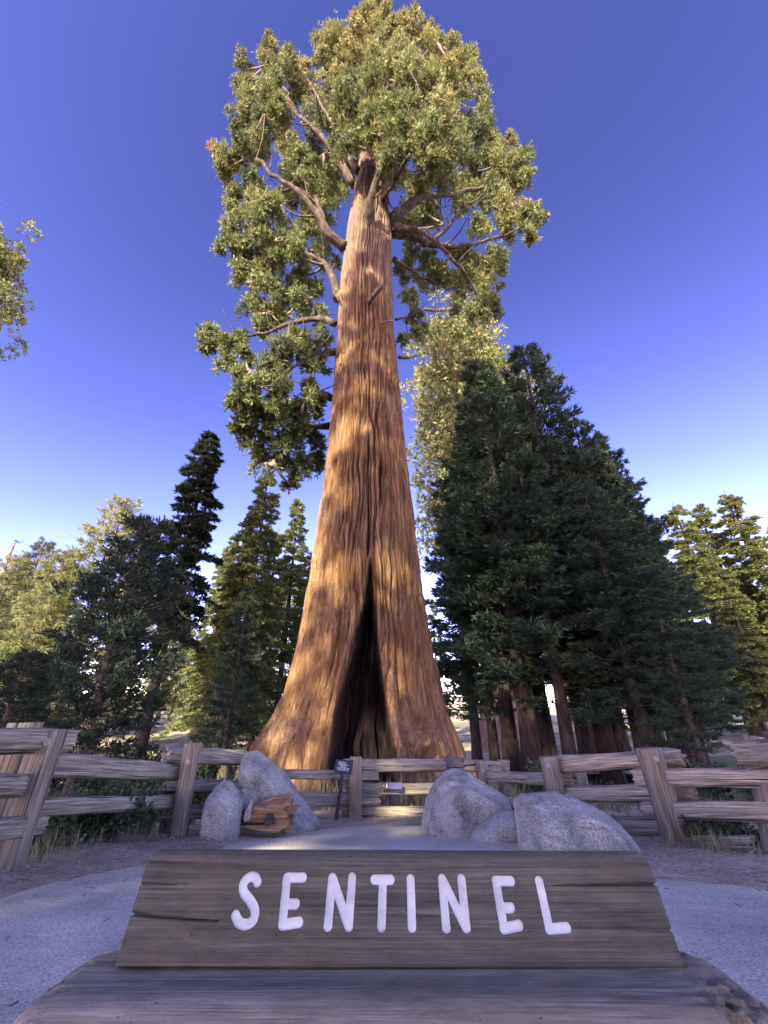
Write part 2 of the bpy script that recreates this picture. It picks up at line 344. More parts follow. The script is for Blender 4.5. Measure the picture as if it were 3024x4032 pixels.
PATH = np.array([(-14, 0.2), (-6, 2.2), (-2.75, 3.65), (-2.4, 5.0), (-1.95, 6.4), (-1.35, 7.9), (-0.5, 8.9), (0.7, 8.9), (1.4, 7.6), (1.9, 5.8), (2.25, 4.5), (3.0, 3.95), (6, 3.0), (14, 0.8), (14, -7), (-14, -7)])
def poly_sdf(P, poly):
    P = np.asarray(P, float); d = np.full(P.shape[:-1], 1e9); ins = np.zeros(P.shape[:-1], bool)
    for a, b in zip(poly, np.roll(poly, -1, 0)):
        e = b - a; w = P - a; t_ = np.clip((w @ e) / (e @ e), 0, 1)
        d = np.minimum(d, np.linalg.norm(w - t_[..., None] * e, axis=-1))
        c = ((a[1] <= P[..., 1]) & (b[1] > P[..., 1])) | ((b[1] <= P[..., 1]) & (a[1] > P[..., 1]))
        xi = a[0] + (P[..., 1] - a[1]) / (b[1] - a[1] + 1e-12) * e[0]
        ins ^= c & (P[..., 0] < xi)
    return np.where(ins, -d, d)
def path_sdf(x, y):
    P = np.stack([x, y, np.zeros_like(x)], -1)
    return poly_sdf(np.stack([x, y], -1), PATH) + 0.16 * fbm(P * 1.7, 4)
psd = path_sdf(X, Y)
Z = Z + 0.03 * sstep(0.1, 0.6, psd) - 0.05 * sstep(-0.15, -0.5, psd)
green = sstep(11, 15, np.hypot(X, Y))
g_me = mesh_np('ground', np.stack([X, Y, Z], -1).reshape(-1, 3), grid_faces(*X.shape), M['soil'], True, {'green': green.ravel()})
tag(obj('ground', g_me), kind='structure')

def snap_region(px_, py_, sdf, keep='in'):
    """grid points pulled onto the zero line of sdf; returns points, inside faces, used index"""
    nx, ny = px_.shape
    F = grid_faces(nx, ny)
    Pf = np.stack([px_.ravel(), py_.ravel()], -1)
    fc = Pf[F].mean(1); ins = sdf(fc[:, 0], fc[:, 1]) < 0
    touch_in = np.zeros(len(Pf), bool); touch_in[F[ins].ravel()] = True
    touch_out = np.zeros(len(Pf), bool); touch_out[F[~ins].ravel()] = True
    b = np.where(touch_in & touch_out)[0]
    cell = min(abs(px_[1, 0] - px_[0, 0]), abs(py_[0, 1] - py_[0, 0])); e = cell * 0.5
    for _ in range(2):
        q = Pf[b]; s0 = sdf(q[:, 0], q[:, 1])
        g = np.stack([sdf(q[:, 0] + e, q[:, 1]) - sdf(q[:, 0] - e, q[:, 1]), sdf(q[:, 0], q[:, 1] + e) - sdf(q[:, 0], q[:, 1] - e)], -1) / (2 * e)
        step = -s0[:, None] * g / (np.sum(g * g, -1, keepdims=True) + 1e-6)
        ln = np.linalg.norm(step, axis=1, keepdims=True); step *= np.minimum(1, 0.6 * cell / (ln + 1e-9))
        Pf[b] = q + step
    return Pf, F, ins
def compact(P, F):
    u, inv = np.unique(F.ravel(), return_inverse=True); return P[u], inv.reshape(F.shape), u
ax = np.linspace(-12, 12, 300); ay = np.linspace(-5, 9.6, 190)
AX, AY = np.meshgrid(ax, ay, indexing='ij')
Pf, F, ins = snap_region(AX, AY, path_sdf)
Pc, Fc, _ = compact(Pf, F[ins])
pz = gz(Pc[:, 0], Pc[:, 1]) + gnoise(Pc[:, 0], Pc[:, 1]) * 0.6 + 0.016
pd = path_sdf(Pc[:, 0], Pc[:, 1])
dust = np.clip(sstep(-0.45, 0.0, pd) * 0.8 + 0.5 * sstep(5.5, 8, Pc[:, 1]), 0, 1)
tag(obj('path', mesh_np('path', np.column_stack([Pc, pz - 0.02 * sstep(-0.08, 0, pd)]), Fc, M['asphalt'], True, {'dust': dust})), kind='structure')

# ------------------------------------------------------------------ the giant sequoia
TY = 18.0
gbase = float(gz(-1, TY))
rows_d = [(1600, 565, 985), (1550, 600, 965), (1500, 622, 950), (1400, 645, 935), (1300, 660, 915), (1200, 676, 905), (1100, 690, 893), (1000, 703, 880),
          (900, 713, 870), (800, 722, 860), (700, 729, 852), (600, 735, 848), (500, 748, 845), (420, 764, 840), (330, 778, 836), (200, 792, 832), (60, 808, 824)]
zz, cc, rr = [], [], []
for yd, l_, r_ in rows_d:
    a = at(D(l_), D(yd), TY); b = at(D(r_), D(yd), TY)
    zz.append(a[2]); cc.append((a[0] + b[0]) / 2); rr.append((b[0] - a[0]) / 2 * 0.985)
zz = np.array([gbase - 0.6, gbase + 0.5] + zz); cc = np.array([cc[0], cc[0]] + cc); rr = np.array([4.35, 4.1] + rr)
tree = thing('giant_sequoia', (float(cc[0]), TY, gbase), 'colossal red-barked sequoia with a fire-hollowed base behind the fence', 'tree')
T0 = np.array((float(cc[0]), TY, gbase))
z_rows = np.concatenate([np.arange(gbase - 0.6, 8, 0.09), np.arange(8, 34, 0.18), np.arange(34, zz[-1], 0.5)])
NA = 380
ang = np.linspace(0, 2 * math.pi, NA, endpoint=False)
ang = ang - 0.6 * np.sin(ang)          # finer towards the camera (ang 0 = towards -y)
A, ZZ = np.meshgrid(ang, z_rows, indexing='ij')
R0 = np.interp(ZZ, zz, rr); C0 = np.interp(ZZ, zz, cc)
hz = ZZ - gbase
dirx, diry = np.sin(A), -np.cos(A)
def lobe(a0, w): return np.exp(-((np.angle(np.exp(1j * (A - a0)))) / w) ** 2)
R = R0.copy()
low = np.exp(-np.maximum(hz, 0) / 1.7)
low2 = np.exp(-np.maximum(hz, 0) / 4.5)
R += low * (0.75 * lobe(-1.62, 0.45) + 0.55 * lobe(1.75, 0.35) + 0.75 * lobe(0.62, 0.22) + 0.35 * lobe(-0.6, 0.5) + 0.3 * lobe(2.6, 0.4) + 0.4 * lobe(-2.4, 0.4) - 0.25 * lobe(1.15, 0.22))
R += low2 * (0.22 * np.sin(A * 5 + 0.7) + 0.12 * np.sin(A * 9 + ZZ * 0.1))
# big fluting and furrows of the bark, running up the stem
S = np.stack([dirx * 3.2, diry * 3.2, ZZ * 0.05], -1)
R += 0.10 * fbm(S, 3) * (0.5 + 0.5 * R0 / 3)
warp = 0.10 * fbm(np.stack([dirx * 2, diry * 2, ZZ * 0.35], -1), 3)
Aw = A + warp
def furrow(freq, zs, seed):
    q = np.stack([np.sin(Aw) * freq, np.cos(Aw) * freq, ZZ * zs + seed], -1)
    return 1 - np.abs(noise(q)) * 2.6
f1 = np.clip(furrow(9, 0.16, 3.3), 0, 1); f2 = np.clip(furrow(20, 0.33, 9.1), 0, 1); f3 = fbm(np.stack([np.sin(Aw) * 34, np.cos(Aw) * 34, ZZ * 0.9], -1), 2)
bark_amp = np.interp(hz, [0, 3, 8, 40, 60], [0.75, 0.9, 1.0, 0.75, 0.4])
R -= bark_amp * (0.30 * f1 ** 4 + 0.16 * f2 ** 3) - 0.035 * f3
# the long crack above the hollow, and the burnt hollow itself
Pn = np.stack([C0 + R * dirx, TY + R * diry, ZZ], -1)
PX, PY, _ = proj(Pn); PX = PX / 1.8228; PY = PY / 1.8228
front = np.cos(A) > 0.15
jag = 5.0 * fbm(np.stack([A * 3, ZZ * 0.9, ZZ * 0], -1), 4)
sl = np.interp(PY, [1190, 1240, 1300, 1400, 1480, 1540, 1640, 1720], [797, 792, 786, 762, 738, 722, 708, 700]) + jag
sr = np.interp(PY, [1190, 1240, 1300, 1400, 1480, 1540, 1640, 1720], [799, 806, 811, 819, 829, 841, 852, 858]) + 0.6 * jag
inside = np.minimum(PX - sl, sr - PX)
hol = sstep(-1.5, 15, inside) * sstep(1183, 1250, PY) * front
lip = np.exp(-((inside + 9) / 9.0) ** 2) * sstep(1230, 1330, PY) * front
R += 0.16 * lip
hollow_depth = np.interp(PY, [1180, 1300, 1450, 1600, 1720], [0.3, 0.9, 1.6, 2.2, 2.4])
push = hol * hollow_depth * (1 + 0.25 * fbm(np.stack([A * 9, ZZ * 0.7, ZZ * 0], -1), 3))
cx = 796 + 4 * fbm(np.stack([ZZ * 0.25, ZZ * 0, ZZ * 0], -1), 3)
crack = np.exp(-((PX - cx) / 2.6) ** 2) * sstep(940, 1000, PY) * (1 - sstep(1190, 1215, PY)) * front
crack += np.exp(-((PX - 822 - 3 * fbm(np.stack([ZZ * 0.3, ZZ * 0 + 5, ZZ * 0], -1), 3)) / 2.0) ** 2) * sstep(985, 1010, PY) * (1 - sstep(1085, 1120, PY)) * front * 0.7
crack += np.exp(-((PX - 806 - 0.06 * (1000 - PY)) / 1.8) ** 2) * sstep(860, 900, PY) * (1 - sstep(985, 1000, PY)) * front * 0.5
R -= 0.33 * crack
# knobs on the front root and burls up the stem
def knob(px_, py_, s, h):
    return h * np.exp(-((PX - px_) ** 2 + (PY - py_) ** 2) / s ** 2) * front
R += knob(905, 1598, 20, 0.5) + knob(880, 1622, 26, 0.35) + knob(808, 735, 9, 0.25) - knob(808, 733, 4, 0.35) + knob(738, 640, 10, 0.35) + knob(795, 600, 14, 0.25) + knob(830, 520, 12, 0.25) + knob(770, 560, 14, 0.2)
R = np.maximum(R, 0.08)
TV = np.stack([C0 + R * dirx, TY + R * diry + push, ZZ], -1) - T0
char = np.clip(sstep(-2, 4, inside) * sstep(1190, 1230, PY) * front, 0, 1)
char *= np.where(PX < np.interp(PY, [1380, 1640], [758, 735]), 0.86, 1.0)      # left inner wall: brown wood still showing
char = np.maximum(char, 0.85 * np.clip(crack, 0, 1) ** 2)
grey = sstep(20, 34, hz + 5 * fbm(Pn * 0.25, 3)) * 0.8
na, nz = A.shape
ii = np.arange(na)[:, None]; jj = np.arange(nz - 1)[None]; i2 = (ii + 1) % na
TF = np.stack([ii * nz + jj, i2 * nz + jj, i2 * nz + jj + 1, ii * nz + jj + 1], -1).reshape(-1, 4)
trunk = obj('trunk', mesh_np('trunk', TV.reshape(-1, 3), TF, M['sequoia_bark'], True, {'char': char.ravel(), 'grey': grey.ravel()}), tree)

def spline(P, n):
    P = np.asarray(P, float); k = len(P)
    if k < 3: return P[0] + (P[-1] - P[0]) * np.linspace(0, 1, n)[:, None]
    Q = np.vstack([2 * P[0] - P[1], P, 2 * P[-1] - P[-2]]); u = np.linspace(0, k - 1 - 1e-6, n); i = u.astype(int); f = (u - i)[:, None]
    a, b, c, d = Q[i], Q[i + 1], Q[i + 2], Q[i + 3]
    return 0.5 * (2 * b + (c - a) * f + (2 * a - 5 * b + 4 * c - d) * f ** 2 + (3 * b - a - 3 * c + d) * f ** 3)
limbs = [  # (pixel x, pixel y in the half-size view, metres in front(-)/behind(+) the stem) and thickness at both ends
    ([(745, 535, -0.6), (712, 508, -1.2), (692, 470, -1.6), (655, 422, -2.0), (600, 385, -2.2), (555, 345, -2.2)], 0.55, 0.16),
    ([(700, 480, -1.5), (680, 430, -1.0), (640, 410, -0.5), (560, 430, -0.8)], 0.28, 0.1),
    ([(765, 400, 0.2), (728, 340, 0.2), (690, 290, 0), (645, 250, -0.5), (610, 190, -0.8)], 0.5, 0.14),
    ([(772, 370, -0.8), (735, 300, -1.2), (700, 235, -1.0), (670, 180, 0.2)], 0.42, 0.12),
    ([(730, 645, 0.2), (715, 590, 0.2), (690, 562, 0.2), (640, 540, 0.2), (580, 560, 0.2)], 0.42, 0.12),
    ([(725, 700, 0.8), (690, 690, 0.9), (630, 700, 0.9), (560, 725, 1), (470, 745, 1)], 0.36, 0.08),
    ([(722, 760, 0), (690, 770, -1.2), (640, 790, -2.2), (590, 830, -2.2)], 0.3, 0.08),
    ([(716, 860, 0.5), (680, 850, 0.8), (620, 880, 0.5), (545, 890, -0.4)], 0.3, 0.08),
    ([(712, 920, 0.8), (670, 925, 1), (620, 950, 1.2), (570, 970, 1.4)], 0.26, 0.07),
    ([(800, 530, -0.5), (801, 450, -2.4), (815, 385, -3.4), (850, 330, -4.2), (890, 255, -4.6), (905, 200, -4.2)], 0.42, 0.14),
    ([(818, 445, -0.4), (845, 400, -2.6), (880, 345, -4.0), (930, 320, -4.5)], 0.36, 0.1),
    ([(838, 480, 0), (880, 445, 0.3), (915, 425, 0.5), (980, 420, 1.2), (1060, 400, 2.2), (1110, 360, 2.2)], 0.6, 0.14),
    ([(842, 500, 0.2), (890, 508, 0.8), (925, 525, 1.2), (985, 535, 2), (1050, 520, 2.6), (1130, 490, 1.8)], 0.6, 0.1),
    ([(850, 495, 0), (900, 497, -0.4), (935, 515, -0.4), (985, 570, 0.8), (1020, 610, 2), (1045, 655, 2.6)], 0.36, 0.08),
    ([(915, 530, 0.8), (960, 500, 1.2), (1000, 450, 1), (1040, 420, 2)], 0.25, 0.08),
    ([(826, 380, -0.4), (860, 320, -1.4), (920, 260, -2.2), (965, 200, -1.5)], 0.42, 0.12),
    ([(815, 330, -0.6), (790, 270, -3), (780, 210, -4.2), (820, 160, -4)], 0.36, 0.12),
    ([(640, 245, -0.5), (605, 190, -0.4), (585, 140, 0), (572, 112, 0)], 0.2, 0.06),
    ([(822, 270, 0), (870, 190, -0.5), (920, 110, 0)], 0.32, 0.1),
    ([(800, 260, 0.4), (750, 160, 0.8), (720, 115, 0.8)], 0.3, 0.1),
    ([(850, 560, 1.2), (900, 590, 2.5), (950, 610, 3.2), (1000, 600, 3.5)], 0.28, 0.08),
    ([(855, 690, 0.8), (880, 690, 1.2), (905, 715, 1.6)], 0.12, 0.04),
]
limb_pts = []
rng = np.random.default_rng(11)
for pts, r0, r1 in limbs:
    P = spline([at(D(a), D(b), TY + o) for a, b, o in pts], 22)
    P = P + 0.45 * np.stack([fbm(P * 0.5 + k * 9.1, 3) for k in range(3)], -1) * np.linspace(0, 1, 22)[:, None]
    Rr = (r1 + (r0 - r1) * (1 - np.linspace(0, 1, 22)) ** 1.5) * 0.8 * (1 + 0.45 * fbm(P * 1.1, 3))
    mb = MB(); mb.tube(P - T0, Rr, 9)
    for k in range(5, 22, 2):                       # crooked side branches
        L = rng.uniform(1.0, 2.8); e = unit(rng.normal(size=3) + unit(P[k] - P[k - 1]) * 0.9 + np.array((0, 0, 0.5)))
        Q = spline([P[k], P[k] + e * L * 0.5 + rng.normal(0, 0.15, 3), P[k] + e * L + np.array((0, 0, 0.3 * L)) + rng.normal(0, 0.2, 3)], 8)
        mb.tube(Q - T0, np.linspace(Rr[k] * 0.45, 0.025, 8), 5, False); limb_pts.append(Q[3:]); obj('limb', mb.build('limb', M['limb_bark'], True), tree)
    limb_pts.append(P[4:])
for pts, r0, r1 in [([(797, 652, -1.75), (808, 637, -2.3), (826, 618, -3.0)], 0.17, 0.13), ([(860, 771, 0.2), (880, 773, 0.2), (904, 767, 0.1)], 0.13, 0.06), ([(822, 697, -1.7), (838, 694, -2.0), (850, 693, -2.1)], 0.06, 0.04)]:
    P = spline([at(D(a), D(b), TY + o) for a, b, o in pts], 10)
    mb = MB(); mb.tube(P - T0, np.linspace(r0, r1, 10) * (1 + 0.35 * fbm(P * 3, 2)), 8); obj('dead_branch', mb.build('dead_branch', M['limb_bark'], True), tree)
limb_pts.append(np.array([(np.interp(z, zz, cc), TY, z) for z in np.arange(14, zz[-1], 1.0)]))
LP = np.concatenate(limb_pts)

clumps = [
    (815, 22, 36, 0), (790, 55, 40, 0), (835, 62, 42, -0.5), (765, 92, 46, 0), (720, 110, 42, 1), (700, 140, 30, 1.5), (880, 85, 48, 0), (925, 90, 42, 0), (960, 115, 42, 0.5), (1000, 140, 34, 1), (820, 115, 48, -1.5), (745, 150, 42, 1.5),
    (840, 160, 58, -3), (795, 210, 60, -3.8), (745, 235, 45, -2.5), (895, 190, 56, -3), (955, 195, 50, -1.5), (1010, 190, 40, 0.8), (880, 255, 58, -4.2), (830, 265, 50, -4.2), (940, 270, 54, -3.6), (990, 255, 42, -0.5), (930, 330, 52, -4.2), (975, 330, 42, -3.2), (885, 310, 44, -4.4), (955, 385, 38, -2.8), (770, 290, 36, -3), (785, 268, 42, -4.6), (757, 245, 44, -4.4), (818, 292, 38, -4.8), (738, 292, 34, -3.8), (850, 345, 30, -4.4),
    (1040, 235, 34, 1.5), (1030, 290, 40, 1.5), (1065, 310, 34, 2), (1100, 320, 32, 1.5), (1120, 350, 28, 1.8), (1135, 380, 22, 2), (1080, 370, 40, 2), (1030, 370, 44, 2.4), (1110, 410, 34, 2.4), (1060, 430, 42, 2.8), (1000, 430, 36, 3),
    (1100, 460, 36, 2.2), (1145, 460, 28, 1.2), (1165, 480, 20, 1), (1150, 510, 22, 1), (1085, 510, 36, 2.6), (1030, 500, 34, 3.2), (1080, 560, 36, 2.8), (1040, 580, 38, 3), (990, 560, 34, 3.4), (1000, 620, 36, 3.2), (1055, 630, 36, 2.8), (1035, 670, 30, 2.6), (1065, 665, 24, 2.6), (955, 600, 30, 3.6), (980, 665, 22, 3), (925, 570, 28, 3.6), (905, 610, 22, 3.4),
    (525, 150, 24, -0.2), (515, 185, 22, 0), (540, 195, 22, 0), (575, 110, 24, 0), (595, 135, 34, -0.5), (625, 160, 36, -0.6), (655, 155, 26, 0.2), (600, 190, 34, 0), (650, 210, 32, 0.8), (560, 235, 44, -2), (525, 255, 36, -1.2), (595, 260, 42, -2.2), (550, 285, 40, -1.8), (515, 300, 30, 0), (480, 335, 26, 2), (490, 365, 30, 2), (525, 350, 30, 1.8), (560, 320, 36, 1.5), (640, 345, 40, -2), (665, 375, 32, -2), (690, 320, 34, 1.5), (700, 210, 36, 1.5), (690, 260, 34, 2), (620, 310, 36, 2.2), (730, 190, 34, 2),
    (535, 405, 36, -1.6), (500, 440, 32, -1), (550, 445, 42, -1.8), (590, 470, 40, -1.6), (505, 490, 34, -0.6), (545, 505, 40, -1.4), (595, 520, 42, -1.4), (500, 540, 30, 0), (540, 560, 36, 0.4), (630, 545, 34, -0.6), (590, 580, 38, 0.6), (515, 600, 30, 0.8), (550, 620, 38, 1), (600, 630, 40, 0.8), (650, 600, 34, 1.2), (540, 670, 34, 1.4), (590, 680, 40, 1.2), (640, 660, 36, 1.2), (680, 640, 28, 1.4), (690, 690, 26, 1.4), (560, 715, 26, 1.6),
    (640, 430, 44, 3), (690, 450, 44, 3.6), (670, 510, 40, 3.6), (700, 560, 36, 3.6), (625, 400, 34, 2.4), (720, 400, 44, 4),
    (450, 725, 22, 0.8), (440, 750, 20, 0.8), (480, 745, 28, 0.8), (515, 735, 26, 1), (490, 785, 22, 1), (530, 775, 24, 1.2), (520, 815, 18, 1),
    (640, 735, 36, -2.2), (685, 735, 30, -1.6), (605, 780, 36, -2.2), (650, 780, 36, -2.2), (690, 785, 24, -1), (570, 800, 28, -1.4), (535, 850, 34, -1.6), (510, 875, 22, -1), (580, 845, 38, -1.8), (625, 835, 38, -2), (660, 850, 30, -1), (515, 915, 24, 0), (550, 900, 34, -0.4), (600, 900, 38, -0.4), (645, 905, 36, 0.4), (685, 890, 26, 1.6), (530, 950, 24, 0.8), (575, 955, 34, 0.8), (625, 960, 36, 1), (670, 955, 32, 1.8), (560, 1000, 24, 1.4), (605, 1010, 32, 1.6), (650, 1015, 32, 2), (685, 1000, 22, 2.4), (630, 1050, 24, 2.4),
    (885, 650, 20, 2), (895, 690, 20, 1.6), (905, 720, 18, 1.6), (875, 735, 14, 1.8), (870, 590, 24, 3.2), (885, 545, 28, 3.6),
    (755, 300, 46, 3.4), (800, 320, 44, 4), (740, 370, 44, 4), (850, 380, 44, 4), (895, 430, 44, 4.4), (930, 470, 40, 4.2), (880, 490, 36, 4.4), (830, 240, 44, 3), (930, 390, 40, 3.4),
]
fP, fD, fT, fS, fN = [], [], [], [], []
twigs = MB()
for ci, (cxp, cyp, rp, off) in enumerate(clumps):
    C = at(D(cxp), D(cyp), TY + off); _, _, zc = proj(C)
    Rm = D(rp) / FPX * zc * 0.94
    dd = LP - C; w_ = dd * np.array((1, 1, 0.8)); k = np.argmin(np.sum(w_ ** 2, 1) + np.where(LP[:, 2] > C[2], 6, 0)); B = LP[k]
    mid = (B + C) / 2 + np.array((0, 0, -0.10 * np.linalg.norm(C - B)))
    P = spline([B, mid, C], 7); twigs.tube(P - T0, np.linspace(0.13, 0.05, 7), 5)
    ns = int(np.clip(9 + 5 * Rm, 10, 22))
    sd = unit(rng.normal(size=(ns, 3)) + np.array((0, -0.15, 0.45)))
    sC = C + sd * Rm * rng.uniform(0.35, 0.95, (ns, 1)) * np.array((1, 1, 1.2)); sr_ = Rm * np.clip(rng.lognormal(-1.15, 0.35, ns), 0.14, 0.55)
    ct = rng.normal(0, 0.10)
    for q in range(ns):
        if rng.random() < 0.55:
            P = spline([C, (C + sC[q]) / 2 + rng.normal(0, 0.15, 3), sC[q] + sd[q] * sr_[q] * 0.4], 4); twigs.tube(P - T0, np.linspace(0.05, 0.02, 4), 4, False)
        if rng.random() < 0.2: continue
        n_ = int(155 * sr_[q] ** 2 / 0.6 + 18)
        u = unit(rng.normal(size=(n_, 3)) + np.array((0, 0, 0.35)) + 0.35 * sd[q])
        pu = sC[q] + u * sr_[q]; fP.append(sC[q] + u * np.array((0.9, 0.9, 1.35)) * sr_[q] * (rng.uniform(0.35, 1.0, (n_, 1)) + np.where(rng.random((n_, 1)) < 0.12, rng.uniform(0, 0.6, (n_, 1)), 0) + 0.6 * fbm(pu * 1.3, 2)[:, None])); fD.append(unit(0.55 * u + np.array((0, 0, 0.35)) + 0.55 * rng.normal(size=u.shape))); fN.append(unit(0.7 * u + 0.6 * sd[q] + np.array((0, 0, 0.35))))
        fT.append(np.clip(0.48 + ct + rng.normal(0, 0.11) + rng.normal(0, 0.14, n_), 0, 1)); fS.append(rng.uniform(0.18, 0.48, n_))
obj('twigs', twigs.build('twigs', M['limb_bark'], True), tree)['kind'] = 'stuff'

def sprays(P, Dr, S, T, rng, k=3, splay=0.45, width=0.22, flat=None, ref_dir=None):
    """k kite-shaped leaf sprays per point; returns verts, quads, tint"""
    n = len(P); P = np.repeat(P, k, 0); Dr = np.repeat(Dr, k, 0); S = np.repeat(S, k); T = np.repeat(T, k) + rng.normal(0, 0.05, n * k)
    d = unit(Dr + splay * rng.normal(size=P.shape))
    ref = rng.normal(size=P.shape) if flat is None else np.tile(np.array([[0, 0, 1.0]]), (len(P), 1)) + flat * rng.normal(size=P.shape)
    if ref_dir is not None: ref = np.repeat(ref_dir, k, 0) + 0.45 * rng.normal(size=P.shape)
    s = unit(np.cross(d, ref)) * (S * width)[:, None]
    b = P; tip = P + d * S[:, None] * rng.uniform(0.7, 1.15, (len(P), 1)); m_ = P + (tip - P) * 0.55
    V = np.stack([b, m_ + s, tip, m_ - s], 1).reshape(-1, 3)
    Q = np.arange(len(P) * 4).reshape(-1, 4)
    return V, Q, np.repeat(np.clip(T, 0, 1), 4)
P = np.concatenate(fP); V, Q, tt = sprays(P - T0, np.concatenate(fD), np.concatenate(fS), np.concatenate(fT), rng, 4, 0.42, 0.11, None, np.concatenate(fN))
print('main crown sprays', len(P), 'tris', len(Q) * 2)
obj('crown', mesh_np('crown', V, Q, M['seq_leaf'], False, {'tint': tt}), tree)['kind'] = 'stuff'

